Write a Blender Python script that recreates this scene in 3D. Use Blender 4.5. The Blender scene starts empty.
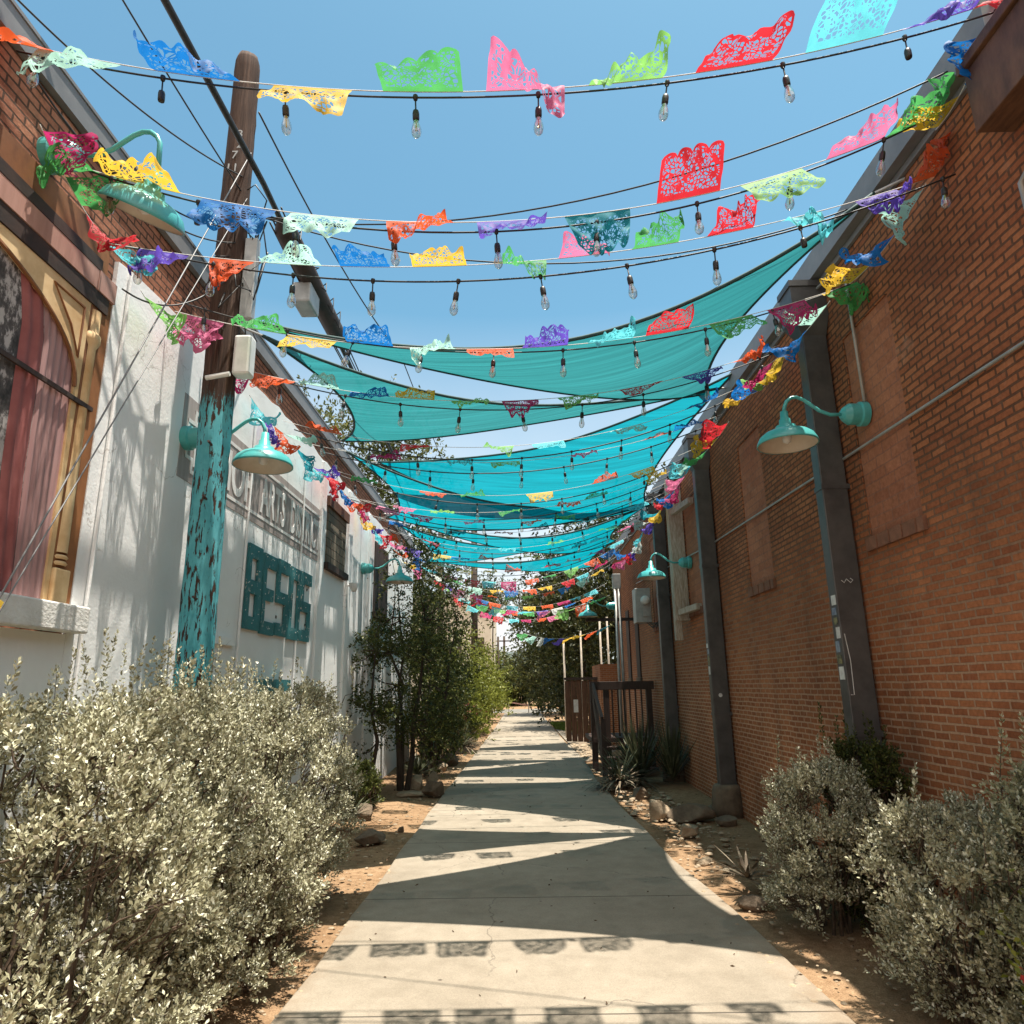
import bpy, bmesh, math, random
import numpy as np
from mathutils import Vector, Matrix

# ------------------------------------------------------------------ camera, world, sun, exposure
scene = bpy.context.scene
col = scene.collection
EYE = 1.6
FOC = 690.0


def camera_axes():
    fwd = np.array([(520 - 512) / FOC, (512 - 686) / FOC, -1.0])
    fwd /= np.linalg.norm(fwd)
    up = np.array([470 - 512.0, 512 + 2240.0, -FOC])
    up -= fwd * (up @ fwd)
    up /= np.linalg.norm(up)
    right = np.cross(fwd, up)
    return np.array([right, fwd, up])


RW = camera_axes()
cam_data = bpy.data.cameras.new("camera")
cam_data.sensor_width = 36.0
cam_data.lens = 36.0 * FOC / 1024.0
cam_data.clip_start = 0.05
cam_data.clip_end = 3000
cam = bpy.data.objects.new("camera", cam_data)
col.objects.link(cam)
cam.matrix_world = Matrix.Translation((0, 0, EYE)) @ Matrix(RW.tolist()).to_4x4()
scene.camera = cam

SUN_DIR = Vector((0.155, -0.06, 1.0)).normalized()
SUN_EL = math.asin(SUN_DIR.z)
SUN_ROT = math.atan2(SUN_DIR.x, SUN_DIR.y)
world = bpy.data.worlds.new("World")
scene.world = world
world.use_nodes = True
wn = world.node_tree.nodes
wl = world.node_tree.links
wn.clear()
sky = wn.new("ShaderNodeTexSky")
sky.sky_type = "NISHITA"
sky.sun_disc = False
sky.sun_elevation = SUN_EL
sky.sun_rotation = SUN_ROT
sky.air_density = 1.0
sky.dust_density = 1.4
sky.ozone_density = 1.0
bg = wn.new("ShaderNodeBackground")
bg.inputs[1].default_value = 0.103
wo = wn.new("ShaderNodeOutputWorld")
# thin bright summer cloud low over the far end of the alley
geo = wn.new("ShaderNodeTexCoord")
sep = wn.new("ShaderNodeSeparateXYZ")
wl.new(geo.outputs["Generated"], sep.inputs[0])
low = wn.new("ShaderNodeMapRange")
low.inputs[1].default_value = 0.50
low.inputs[2].default_value = 0.16
wl.new(sep.outputs[2], low.inputs[0])
ns = wn.new("ShaderNodeTexNoise")
ns.inputs["Scale"].default_value = 2.4
ns.inputs["Detail"].default_value = 6
wl.new(geo.outputs["Generated"], ns.inputs["Vector"])
cr = wn.new("ShaderNodeMapRange")
cr.inputs[1].default_value = 0.30
cr.inputs[2].default_value = 0.60
cr.inputs[3].default_value = 0.45
wl.new(ns.outputs[0], cr.inputs[0])
mu = wn.new("ShaderNodeMath")
mu.operation = "MULTIPLY"
wl.new(low.outputs[0], mu.inputs[0])
wl.new(cr.outputs[0], mu.inputs[1])
mx = wn.new("ShaderNodeMix")
mx.data_type = "RGBA"
mx.inputs[7].default_value = (4.9, 4.75, 4.85, 1)
tint = wn.new("ShaderNodeMix")      # summer sky a little greener than the model's
tint.data_type = "RGBA"
tint.blend_type = "MULTIPLY"
tint.inputs[0].default_value = 1.0
tint.inputs[7].default_value = (0.655, 0.99, 0.90, 1)
wl.new(sky.outputs[0], tint.inputs[6])
wl.new(mu.outputs[0], mx.inputs[0])
wl.new(tint.outputs[2], mx.inputs[6])
# unseen white cloud bank behind the camera, added as fill light for the alley
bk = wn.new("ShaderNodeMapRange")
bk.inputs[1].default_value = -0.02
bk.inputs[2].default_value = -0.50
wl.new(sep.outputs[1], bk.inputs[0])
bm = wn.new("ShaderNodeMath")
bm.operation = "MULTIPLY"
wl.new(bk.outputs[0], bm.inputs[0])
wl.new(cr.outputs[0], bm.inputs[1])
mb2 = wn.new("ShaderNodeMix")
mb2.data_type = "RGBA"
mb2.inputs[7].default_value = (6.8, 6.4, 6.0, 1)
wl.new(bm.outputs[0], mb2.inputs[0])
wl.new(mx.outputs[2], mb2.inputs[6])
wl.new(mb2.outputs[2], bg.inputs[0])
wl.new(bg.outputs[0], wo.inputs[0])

sun_data = bpy.data.lights.new("sun", "SUN")
sun_data.energy = 5.0
sun_data.angle = math.radians(0.55)
sun_data.color = (1.0, 0.93, 0.82)
sun = bpy.data.objects.new("sun", sun_data)
col.objects.link(sun)
sun.rotation_euler = SUN_DIR.to_track_quat("Z", "Y").to_euler()

vs = scene.view_settings
vs.view_transform = "Standard"
vs.look = "None"
vs.gamma = 1.0
vs.use_curve_mapping = False
vs.exposure = 1.12
scene.cycles.max_bounces = 7
scene.cycles.diffuse_bounces = 4
scene.cycles.glossy_bounces = 2
scene.cycles.transmission_bounces = 4
scene.cycles.transparent_max_bounces = 14

WL = -2.55   # street face of the building on the west side of the alley
WR = 2.68    # face of the brick building on the east side
rng = np.random.default_rng(7)
random.seed(7)


# ------------------------------------------------------------------ mesh helpers
class MB:
    """collects shapes and links them as one mesh object"""

    def __init__(self):
        self.v, self.f, self.uv = [], [], {}

    def add(self, verts, faces):
        b = len(self.v)
        self.v += [tuple(map(float, p)) for p in verts]
        self.f += [tuple(i + b for i in fc) for fc in faces]
        return self

    def box(self, x0, x1, y0, y1, z0, z1):
        v = [(x, y, z) for z in (z0, z1) for y in (y0, y1) for x in (x0, x1)]
        return self.add(v, [(0, 2, 3, 1), (4, 5, 7, 6), (0, 1, 5, 4), (2, 6, 7, 3), (0, 4, 6, 2), (1, 3, 7, 5)])

    def bar(self, a, b, w, h):
        a, b = Vector(a), Vector(b)
        d = (b - a).normalized()
        up = Vector((0, 0, 1)) if abs(d.z) < .95 else Vector((1, 0, 0))
        s = d.cross(up).normalized() * (w / 2)
        t = s.cross(d).normalized() * (h / 2)
        v = [p + i * s + j * t for p in (a, b) for i, j in ((-1, -1), (1, -1), (1, 1), (-1, 1))]
        return self.add(v, [(3, 2, 1, 0), (4, 5, 6, 7), (0, 1, 5, 4), (1, 2, 6, 5), (2, 3, 7, 6), (3, 0, 4, 7)])

    def tube(self, pts, rad, n=8, cap=True):
        pts = [Vector(p) for p in pts]
        if not hasattr(rad, "__len__"):
            rad = [rad] * len(pts)
        ref = None
        vs_, fs_ = [], []
        for i, p in enumerate(pts):
            d = (pts[min(i + 1, len(pts) - 1)] - pts[max(i - 1, 0)]).normalized()
            if ref is None:
                ref = d.orthogonal().normalized()
            ref = (ref - d * ref.dot(d))
            ref = ref.normalized() if ref.length > 1e-6 else d.orthogonal().normalized()
            bi = d.cross(ref)
            for k in range(n):
                a = 2 * math.pi * k / n
                vs_.append(p + (ref * math.cos(a) + bi * math.sin(a)) * rad[i])
        for i in range(len(pts) - 1):
            for k in range(n):
                k2 = (k + 1) % n
                fs_.append((i * n + k, i * n + k2, (i + 1) * n + k2, (i + 1) * n + k))
        if cap:
            fs_.append(tuple(range(n))[::-1])
            fs_.append(tuple((len(pts) - 1) * n + k for k in range(n)))
        return self.add(vs_, fs_)

    def lathe(self, prof, n=24, origin=(0, 0, 0), axis="Z", cap=False):
        o = Vector(origin)
        vs_, fs_ = [], []
        for r, h in prof:
            for k in range(n):
                a = 2 * math.pi * k / n
                x, y = r * math.cos(a), r * math.sin(a)
                vs_.append(o + (Vector((x, y, h)) if axis == "Z" else Vector((h, x, y)) if axis == "X" else Vector((y, h, x))))
        for i in range(len(prof) - 1):
            for k in range(n):
                k2 = (k + 1) % n
                fs_.append((i * n + k, i * n + k2, (i + 1) * n + k2, (i + 1) * n + k))
        if cap:
            fs_.append(tuple(range(n))[::-1])
            fs_.append(tuple((len(prof) - 1) * n + k for k in range(n)))
        return self.add(vs_, fs_)

    def prism(self, poly, x0, x1):
        """polygon in (y, z) pushed along x"""
        n = len(poly)
        v = [(x0, y, z) for y, z in poly] + [(x1, y, z) for y, z in poly]
        f = [tuple(range(n)), tuple(range(n, 2 * n))[::-1]]
        f += [(i, (i + 1) % n + 0, (i + 1) % n + n, i + n)[::-1] for i in range(n)]
        return self.add(v, f)

    def slab(self, poly, z0, z1):
        n = len(poly)
        v = [(x, y, z0) for x, y in poly] + [(x, y, z1) for x, y in poly]
        f = [tuple(range(n))[::-1], tuple(range(n, 2 * n))]
        f += [(i, (i + 1) % n, (i + 1) % n + n, i + n) for i in range(n)]
        return self.add(v, f)

    def mesh(self, name, smooth=False):
        me = bpy.data.meshes.new(name)
        me.from_pydata(self.v, [], self.f)
        if smooth:
            me.polygons.foreach_set("use_smooth", [True] * len(me.polygons))
        me.update()
        return me

    def build(self, name, mat, parent=None, smooth=False, bevel=0.0):
        o = obj(name, self.mesh(name, smooth), mat, parent)
        if bevel:
            bv = o.modifiers.new("edge", "BEVEL")
            bv.width = bevel
            bv.segments = 2
            bv.limit_method = "ANGLE"
        return o


def obj(name, me, mat=None, parent=None):
    o = bpy.data.objects.new(name, me)
    col.objects.link(o)
    if mat is not None and me is not None and len(me.materials) == 0:
        me.materials.append(mat)
    if parent is not None:
        o.parent = parent
        o.matrix_parent_inverse = Matrix.Identity(4)
    return o


def tag(o, label, cat, group=None):
    o["label"] = label
    o["category"] = cat
    if group:
        o["group"] = group
    return o


def thing(name, label, cat, loc=(0, 0, 0), rz=0.0, group=None):
    o = bpy.data.objects.new(name, None)
    o.empty_display_size = 0.1
    col.objects.link(o)
    o.location = loc
    o.rotation_euler = (0, 0, rz)
    return tag(o, label, cat, group)


def setting(o, kind="structure"):
    o["kind"] = kind
    return o


def copy_tree(o, parent=None):
    c = o.copy()
    col.objects.link(c)
    if parent is not None:
        c.parent = parent
    for ch in list(o.children):
        copy_tree(ch, c)
    return c


def quads_mesh(name, V, mat):
    """V: (n,4,3) separate quads, made quickly"""
    n = len(V)
    me = bpy.data.meshes.new(name)
    me.vertices.add(n * 4)
    me.vertices.foreach_set("co", V.reshape(-1).astype(np.float32))
    me.loops.add(n * 4)
    me.loops.foreach_set("vertex_index", np.arange(n * 4, dtype=np.int32))
    me.polygons.add(n)
    me.polygons.foreach_set("loop_start", np.arange(0, n * 4, 4, dtype=np.int32))
    me.polygons.foreach_set("loop_total", np.full(n, 4, dtype=np.int32))
    me.update(calc_edges=True)
    me.materials.append(mat)
    return me


def unit(a):
    return a / (np.linalg.norm(a, axis=-1, keepdims=True) + 1e-9)


def leaf_quads(P, D, L, W, fold=0.25):
    """one leaf per row: base P, direction D, length L, width W"""
    n = len(P)
    D = unit(D)
    r = unit(np.cross(D, unit(rng.normal(size=(n, 3)))))
    up = np.cross(D, r)
    L = np.broadcast_to(L, n)[:, None]
    W = np.broadcast_to(W, n)[:, None]
    mid = P + D * L * 0.55
    a = mid + r * W * .5 + up * W * fold
    b = mid - r * W * .5 + up * W * fold
    return np.stack([P, a, P + D * L, b], axis=1)


# ------------------------------------------------------------------ materials
def mat_new(name):
    m = bpy.data.materials.new(name)
    m.use_nodes = True
    nt = m.node_tree
    nt.nodes.clear()
    out = nt.nodes.new("ShaderNodeOutputMaterial")
    return m, nt, nt.nodes, nt.links, out


def nz(nt, scale, detail=5, rough=.6, vec=None, stretch=None):
    n = nt.nodes.new("ShaderNodeTexNoise")
    n.inputs["Scale"].default_value = scale
    n.inputs["Detail"].default_value = detail
    n.inputs["Roughness"].default_value = rough
    if vec is None:
        tc = nt.nodes.new("ShaderNodeTexCoord")
        vec = tc.outputs["Object"]
    if stretch:
        mp = nt.nodes.new("ShaderNodeMapping")
        mp.inputs["Scale"].default_value = stretch
        nt.links.new(vec, mp.inputs["Vector"])
        vec = mp.outputs[0]
    nt.links.new(vec, n.inputs["Vector"])
    return n.outputs[0]


def ramp(nt, fac, stops):
    r = nt.nodes.new("ShaderNodeValToRGB")
    els = r.color_ramp.elements
    while len(els) < len(stops):
        els.new(0.5)
    for e, (p, c) in zip(els, stops):
        e.position = p
        e.color = (*c, 1) if len(c) == 3 else c
    nt.links.new(fac, r.inputs[0])
    return r.outputs[0]


def mixc(nt, fac, a, b, mode="MIX"):
    m = nt.nodes.new("ShaderNodeMix")
    m.data_type = "RGBA"
    m.blend_type = mode
    for i, s in ((0, fac), (6, a), (7, b)):
        if hasattr(s, "is_linked"):
            nt.links.new(s, m.inputs[i])
        elif i == 0:
            m.inputs[0].default_value = s
        else:
            m.inputs[i].default_value = (*s, 1)
    return m.outputs[2]


def maths(nt, op, a, b=None):
    m = nt.nodes.new("ShaderNodeMath")
    m.operation = op
    for i, s in enumerate((a, b)):
        if s is None:
            continue
        if hasattr(s, "is_linked"):
            nt.links.new(s, m.inputs[i])
        else:
            m.inputs[i].default_value = s
    return m.outputs[0]


def rng_map(nt, v, a, b, c=0.0, d=1.0):
    m = nt.nodes.new("ShaderNodeMapRange")
    nt.links.new(v, m.inputs[0])
    for i, s in enumerate((a, b, c, d)):
        m.inputs[i + 1].default_value = s
    return m.outputs[0]


def bump(nt, h, strength=.4, dist=.01):
    b = nt.nodes.new("ShaderNodeBump")
    b.inputs["Strength"].default_value = strength
    b.inputs["Distance"].default_value = dist
    nt.links.new(h, b.inputs["Height"])
    return b.outputs[0]


def principled(nt, out, color, rough=.7, metal=0.0, normal=None, spec=None):
    p = nt.nodes.new("ShaderNodeBsdfPrincipled")
    if hasattr(color, "is_linked"):
        nt.links.new(color, p.inputs["Base Color"])
    else:
        p.inputs["Base Color"].default_value = (*color, 1)
    if hasattr(rough, "is_linked"):
        nt.links.new(rough, p.inputs["Roughness"])
    else:
        p.inputs["Roughness"].default_value = rough
    p.inputs["Metallic"].default_value = metal
    if spec is not None:
        p.inputs["Specular IOR Level"].default_value = spec
    if normal is not None:
        nt.links.new(normal, p.inputs["Normal"])
    nt.links.new(p.outputs[0], out.inputs[0])
    return p


def worn(name, a, b, scale=6, rough=.7, metal=0, bumpy=.15, stretch=None, lo=.35, hi=.7, spec=None):
    m, nt, N, L, out = mat_new(name)
    n1 = nz(nt, scale, 6, .65, stretch=stretch)
    c = ramp(nt, n1, [(lo, a), (hi, b)])
    n2 = nz(nt, scale * 9, 3, stretch=stretch)
    principled(nt, out, c, rough, metal, bump(nt, n2, bumpy, .01), spec)
    return m


def brick_mat(name, c1, c2, m_low, m_high, zfade=(1.2, 3.0), bw=.205, bh=.0705, msize=.011, dirt=.45, strength=.8):
    m, nt, N, L, out = mat_new(name)
    tc = N.new("ShaderNodeTexCoord")
    sp = N.new("ShaderNodeSeparateXYZ")
    L.new(tc.outputs["Object"], sp.inputs[0])
    wob = nz(nt, 3.0, 3)
    zz = maths(nt, "ADD", sp.outputs[2], maths(nt, "MULTIPLY", wob, .018))
    xy = maths(nt, "ADD", sp.outputs[0], sp.outputs[1])
    cb = N.new("ShaderNodeCombineXYZ")
    L.new(xy, cb.inputs[0])
    L.new(zz, cb.inputs[1])
    br = N.new("ShaderNodeTexBrick")
    br.offset = .5
    br.inputs["Scale"].default_value = 1
    br.inputs["Brick Width"].default_value = bw
    br.inputs["Row Height"].default_value = bh
    br.inputs["Mortar Size"].default_value = msize
    br.inputs["Mortar Smooth"].default_value = .25
    br.inputs["Bias"].default_value = .0
    br.inputs["Color1"].default_value = (*c1, 1)
    br.inputs["Color2"].default_value = (*c2, 1)
    L.new(cb.outputs[0], br.inputs["Vector"])
    big = nz(nt, .9, 5)
    fine = nz(nt, 38, 4)
    zf = rng_map(nt, maths(nt, "ADD", sp.outputs[2], maths(nt, "MULTIPLY", big, 1.6)), zfade[0] + .8, zfade[1] + .8)
    mort = mixc(nt, zf, m_low, m_high)
    base = mixc(nt, br.outputs["Fac"], br.outputs["Color"], mort)
    tone = ramp(nt, big, [(.3, (1 - dirt, 1 - dirt, 1 - dirt)), (.72, (1.12, 1.1, 1.06))])
    base = mixc(nt, 1.0, base, tone, "MULTIPLY")
    f2 = ramp(nt, fine, [(.3, (.72, .7, .68)), (.7, (1.15, 1.15, 1.15))])
    base = mixc(nt, .8, base, f2, "MULTIPLY")
    drip = nz(nt, 1.0, 5, .65, stretch=(1, 3.2, .35))
    base = mixc(nt, maths(nt, "MULTIPLY", rng_map(nt, drip, .54, .78), .38), base, (.07, .042, .03))
    pale = nz(nt, 2.2, 5, .7)
    base = mixc(nt, maths(nt, "MULTIPLY", rng_map(nt, pale, .60, .74), .30), base, (.50, .34, .24))
    h = maths(nt, "SUBTRACT", maths(nt, "MULTIPLY", fine, .35), br.outputs["Fac"])
    principled(nt, out, base, .9, 0, bump(nt, h, strength, .012), .2)
    return m


def leaf_mat(name, a, b, c=None, trans=.35, rough=.6):
    m, nt, N, L, out = mat_new(name)
    g = N.new("ShaderNodeNewGeometry")
    stops = [(0.0, a), (1.0, b)] if c is None else [(0.0, a), (.7, b), (1.0, c)]
    cc = ramp(nt, g.outputs["Random Per Island"], stops)
    p = N.new("ShaderNodeBsdfPrincipled")
    L.new(cc, p.inputs["Base Color"])
    p.inputs["Roughness"].default_value = rough
    p.inputs["Specular IOR Level"].default_value = .3
    t = N.new("ShaderNodeBsdfTranslucent")
    L.new(cc, t.inputs[0])
    mxs = N.new("ShaderNodeMixShader")
    mxs.inputs[0].default_value = trans
    L.new(p.outputs[0], mxs.inputs[1])
    L.new(t.outputs[0], mxs.inputs[2])
    L.new(mxs.outputs[0], out.inputs[0])
    return m


def paper_mat(name, c):
    """cut tissue paper: lattice of small holes, solid band along the string and the sides"""
    m, nt, N, L, out = mat_new(name)
    tc = N.new("ShaderNodeTexCoord")
    oi = N.new("ShaderNodeObjectInfo")
    sp = N.new("ShaderNodeSeparateXYZ")
    L.new(tc.outputs["UV"], sp.inputs[0])
    mp = N.new("ShaderNodeMapping")
    mp.inputs["Scale"].default_value = (17, 12, 1)
    L.new(tc.outputs["UV"], mp.inputs["Vector"])
    va = N.new("ShaderNodeVectorMath")
    L.new(mp.outputs[0], va.inputs[0])
    cbx = N.new("ShaderNodeCombineXYZ")
    L.new(maths(nt, "MULTIPLY", oi.outputs["Random"], 37.0), cbx.inputs[2])
    L.new(cbx.outputs[0], va.inputs[1])
    vo = N.new("ShaderNodeTexVoronoi")
    vo.feature = "DISTANCE_TO_EDGE"
    vo.inputs["Scale"].default_value = 1.0
    L.new(va.outputs[0], vo.inputs["Vector"])
    hole = maths(nt, "GREATER_THAN", vo.outputs["Distance"], .13)
    blot = nz(nt, .42, 2, vec=va.outputs[0])
    solid = maths(nt, "GREATER_THAN", blot, .56)
    hole = maths(nt, "MULTIPLY", hole, maths(nt, "SUBTRACT", 1.0, solid))
    inside = maths(nt, "MULTIPLY", maths(nt, "GREATER_THAN", sp.outputs[1], .13), maths(nt, "LESS_THAN", sp.outputs[1], .94))
    edge = maths(nt, "MULTIPLY", maths(nt, "GREATER_THAN", sp.outputs[0], .05), maths(nt, "LESS_THAN", sp.outputs[0], .95))
    hole = maths(nt, "MULTIPLY", hole, maths(nt, "MULTIPLY", inside, edge))
    tone = ramp(nt, nz(nt, 5, 3), [(.3, tuple(x * .62 for x in c)), (.7, tuple(x * .88 for x in c))])
    d = N.new("ShaderNodeBsdfPrincipled")
    L.new(tone, d.inputs["Base Color"])
    d.inputs["Roughness"].default_value = .6
    d.inputs["Specular IOR Level"].default_value = .2
    t = N.new("ShaderNodeBsdfTranslucent")
    L.new(tone, t.inputs[0])
    m1 = N.new("ShaderNodeMixShader")
    m1.inputs[0].default_value = .45
    L.new(d.outputs[0], m1.inputs[1])
    L.new(t.outputs[0], m1.inputs[2])
    tr = N.new("ShaderNodeBsdfTransparent")
    m2 = N.new("ShaderNodeMixShader")
    L.new(hole, m2.inputs[0])
    L.new(m1.outputs[0], m2.inputs[1])
    L.new(tr.outputs[0], m2.inputs[2])
    L.new(m2.outputs[0], out.inputs[0])
    return m


def sail_mat(name, c, ct, see=.06):
    """knitted shade cloth: fine ribs across, some light comes through"""
    m, nt, N, L, out = mat_new(name)
    tc = N.new("ShaderNodeTexCoord")
    wv = nz(nt, 1.0, 4, .7, vec=tc.outputs["UV"], stretch=(90, 2.5, 1))
    cc = ramp(nt, wv, [(.3, tuple(x * .66 for x in c)), (.7, tuple(x * 1.22 for x in c))])
    c2 = ramp(nt, wv, [(.3, tuple(x * .66 for x in ct)), (.7, tuple(x * 1.22 for x in ct))])
    d = N.new("ShaderNodeBsdfDiffuse")
    L.new(cc, d.inputs[0])
    L.new(bump(nt, wv, .25, .01), d.inputs["Normal"])
    t = N.new("ShaderNodeBsdfTranslucent")
    L.new(c2, t.inputs[0])
    m1 = N.new("ShaderNodeMixShader")
    m1.inputs[0].default_value = .5
    L.new(d.outputs[0], m1.inputs[1])
    L.new(t.outputs[0], m1.inputs[2])
    tr = N.new("ShaderNodeBsdfTransparent")
    m2 = N.new("ShaderNodeMixShader")
    m2.inputs[0].default_value = see
    L.new(m1.outputs[0], m2.inputs[1])
    L.new(tr.outputs[0], m2.inputs[2])
    L.new(m2.outputs[0], out.inputs[0])
    return m


def glass_mat():
    m, nt, N, L, out = mat_new("clear_glass")
    g = N.new("ShaderNodeBsdfGlossy")
    g.inputs["Roughness"].default_value = .05
    t = N.new("ShaderNodeBsdfTransparent")
    t.inputs[0].default_value = (.93, .9, .86, 1)
    lw = N.new("ShaderNodeLayerWeight")
    lw.inputs[0].default_value = .45
    mm = N.new("ShaderNodeMixShader")
    L.new(maths(nt, "ADD", maths(nt, "MULTIPLY", lw.outputs["Facing"], .7), .10), mm.inputs[0])
    L.new(t.outputs[0], mm.inputs[1])
    L.new(g.outputs[0], mm.inputs[2])
    L.new(mm.outputs[0], out.inputs[0])
    return m


def concrete_mat():
    m, nt, N, L, out = mat_new("broom_concrete")
    tc = N.new("ShaderNodeTexCoord")
    sp = N.new("ShaderNodeSeparateXYZ")
    L.new(tc.outputs["Object"], sp.inputs[0])
    big = nz(nt, .7, 6, .65)
    mid = nz(nt, 7, 5, .6)
    fine = nz(nt, 160, 3)
    c = ramp(nt, big, [(.3, (.225, .190, .146)), (.7, (.31, .268, .212))])
    c = mixc(nt, .75, c, ramp(nt, mid, [(.3, (.82, .81, .79)), (.7, (1.08, 1.08, 1.08))]), "MULTIPLY")
    c = mixc(nt, .8, c, ramp(nt, fine, [(.25, (.72, .7, .68)), (.75, (1.2, 1.2, 1.2))]), "MULTIPLY")
    vo = N.new("ShaderNodeTexVoronoi")
    vo.inputs["Scale"].default_value = 2.6
    L.new(tc.outputs["Object"], vo.inputs["Vector"])
    spot = rng_map(nt, maths(nt, "ADD", vo.outputs["Distance"], maths(nt, "MULTIPLY", mid, .05)), .045, .065)
    c = mixc(nt, spot, (.085, .065, .05), c)
    st = rng_map(nt, nz(nt, 1.7, 5, .7), .58, .78)
    c = mixc(nt, maths(nt, "MULTIPLY", st, .35), c, (.14, .113, .085))
    fr = maths(nt, "FRACT", maths(nt, "MULTIPLY", maths(nt, "ADD", sp.outputs[1], maths(nt, "MULTIPLY", mid, .006)), 1 / 1.95))
    jt = maths(nt, "LESS_THAN", fr, .0068)
    c = mixc(nt, maths(nt, "MULTIPLY", jt, .9), c, (.06, .05, .04))
    vc = N.new("ShaderNodeTexVoronoi")
    vc.feature = "DISTANCE_TO_EDGE"
    vc.inputs["Scale"].default_value = .42
    wv_ = N.new("ShaderNodeVectorMath")
    L.new(tc.outputs["Object"], wv_.inputs[0])
    nv_ = N.new("ShaderNodeTexNoise")
    nv_.inputs["Scale"].default_value = 2.2
    nv_.inputs["Detail"].default_value = 6
    L.new(tc.outputs["Object"], nv_.inputs["Vector"])
    sc_ = N.new("ShaderNodeVectorMath")
    sc_.operation = "SCALE"
    sc_.inputs["Scale"].default_value = .55
    L.new(nv_.outputs["Color"], sc_.inputs[0])
    L.new(sc_.outputs[0], wv_.inputs[1])
    L.new(wv_.outputs[0], vc.inputs["Vector"])
    ck = maths(nt, "MULTIPLY", maths(nt, "LESS_THAN", vc.outputs["Distance"], .0022), rng_map(nt, big, .46, .52))
    c = mixc(nt, maths(nt, "MULTIPLY", ck, .5), c, (.07, .058, .046))
    edge = rng_map(nt, maths(nt, "SUBTRACT", maths(nt, "ABSOLUTE", maths(nt, "SUBTRACT", sp.outputs[0], .12)), maths(nt, "MULTIPLY", mid, .45)), 1.0, 1.25)
    c = mixc(nt, maths(nt, "MULTIPLY", edge, .35), c, (.24, .155, .09))
    h = maths(nt, "SUBTRACT", maths(nt, "MULTIPLY", fine, .3), jt)
    principled(nt, out, c, .85, 0, bump(nt, h, .35, .006), .3)
    return m


def soil_mat():
    m, nt, N, L, out = mat_new("decomposed_granite")
    big = nz(nt, .8, 6, .65)
    mid = nz(nt, 14, 5, .7)
    fine = nz(nt, 120, 3)
    c = ramp(nt, big, [(.3, (.235, .148, .085)), (.7, (.36, .245, .150))])
    c = mixc(nt, .85, c, ramp(nt, mid, [(.32, (.62, .56, .5)), (.7, (1.15, 1.15, 1.15))]), "MULTIPLY")
    c = mixc(nt, .85, c, ramp(nt, fine, [(.3, (.6, .58, .55)), (.72, (1.3, 1.3, 1.3))]), "MULTIPLY")
    principled(nt, out, c, .95, 0, bump(nt, maths(nt, "ADD", mid, maths(nt, "MULTIPLY", fine, .6)), .6, .02), .1)
    return m


def stucco_mat():
    m, nt, N, L, out = mat_new("white_painted_stucco")
    big = nz(nt, 1.1, 6, .6)
    drip = nz(nt, 1.0, 5, .65, stretch=(1, 7, .28))
    fine = nz(nt, 55, 4)
    lump = nz(nt, 9, 4)
    c = ramp(nt, big, [(.25, (.76, .76, .755)), (.7, (.87, .87, .865))])
    c = mixc(nt, maths(nt, "MULTIPLY", rng_map(nt, drip, .60, .84), .35), c, (.64, .60, .55))
    vk = N.new("ShaderNodeTexVoronoi")
    vk.feature = "DISTANCE_TO_EDGE"
    vk.inputs["Scale"].default_value = .8
    tcs = N.new("ShaderNodeTexCoord")
    va_ = N.new("ShaderNodeVectorMath")
    L.new(tcs.outputs["Object"], va_.inputs[0])
    nk = N.new("ShaderNodeTexNoise")
    nk.inputs["Scale"].default_value = 2.0
    nk.inputs["Detail"].default_value = 7
    L.new(tcs.outputs["Object"], nk.inputs["Vector"])
    L.new(nk.outputs["Color"], va_.inputs[1])
    L.new(va_.outputs[0], vk.inputs["Vector"])
    ck = maths(nt, "MULTIPLY", maths(nt, "LESS_THAN", vk.outputs["Distance"], .004), rng_map(nt, big, .5, .55))
    c = mixc(nt, maths(nt, "MULTIPLY", ck, .5), c, (.36, .33, .30))
    h = maths(nt, "ADD", maths(nt, "MULTIPLY", fine, .4), maths(nt, "ADD", lump, maths(nt, "MULTIPLY", drip, 1.2)))
    principled(nt, out, c, .8, 0, bump(nt, h, .30, .012), .25)
    return m


def pole_mat():
    """old pole: bare dark timber above, flaking turquoise paint below"""
    m, nt, N, L, out = mat_new("weathered_pole_timber")
    tc = N.new("ShaderNodeTexCoord")
    sp = N.new("ShaderNodeSeparateXYZ")
    L.new(tc.outputs["Object"], sp.inputs[0])
    grain = nz(nt, 1.0, 6, .7, stretch=(34, 34, 1.1))
    flake = nz(nt, 1.0, 5, .65, stretch=(34, 34, 7))
    wood = ramp(nt, grain, [(.3, (.022, .012, .009)), (.55, (.068, .040, .029)), (.8, (.17, .11, .08))])
    zl = maths(nt, "ADD", sp.outputs[2], maths(nt, "MULTIPLY", maths(nt, "SUBTRACT", flake, .5), .9))
    lim = rng_map(nt, zl, 3.62, 3.72, 1, 0)
    chips = rng_map(nt, maths(nt, "ADD", flake, maths(nt, "MULTIPLY", maths(nt, "SUBTRACT", grain, .5), .5)), .435, .455)
    fac = maths(nt, "MULTIPLY", lim, chips)
    paint = ramp(nt, nz(nt, 7, 3), [(.3, (.06, .29, .34)), (.7, (.12, .42, .47))])
    c = mixc(nt, fac, wood, paint)
    principled(nt, out, c, .85, 0, bump(nt, maths(nt, "ADD", grain, maths(nt, "MULTIPLY", fac, .5)), .8, .012), .2)
    return m


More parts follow.
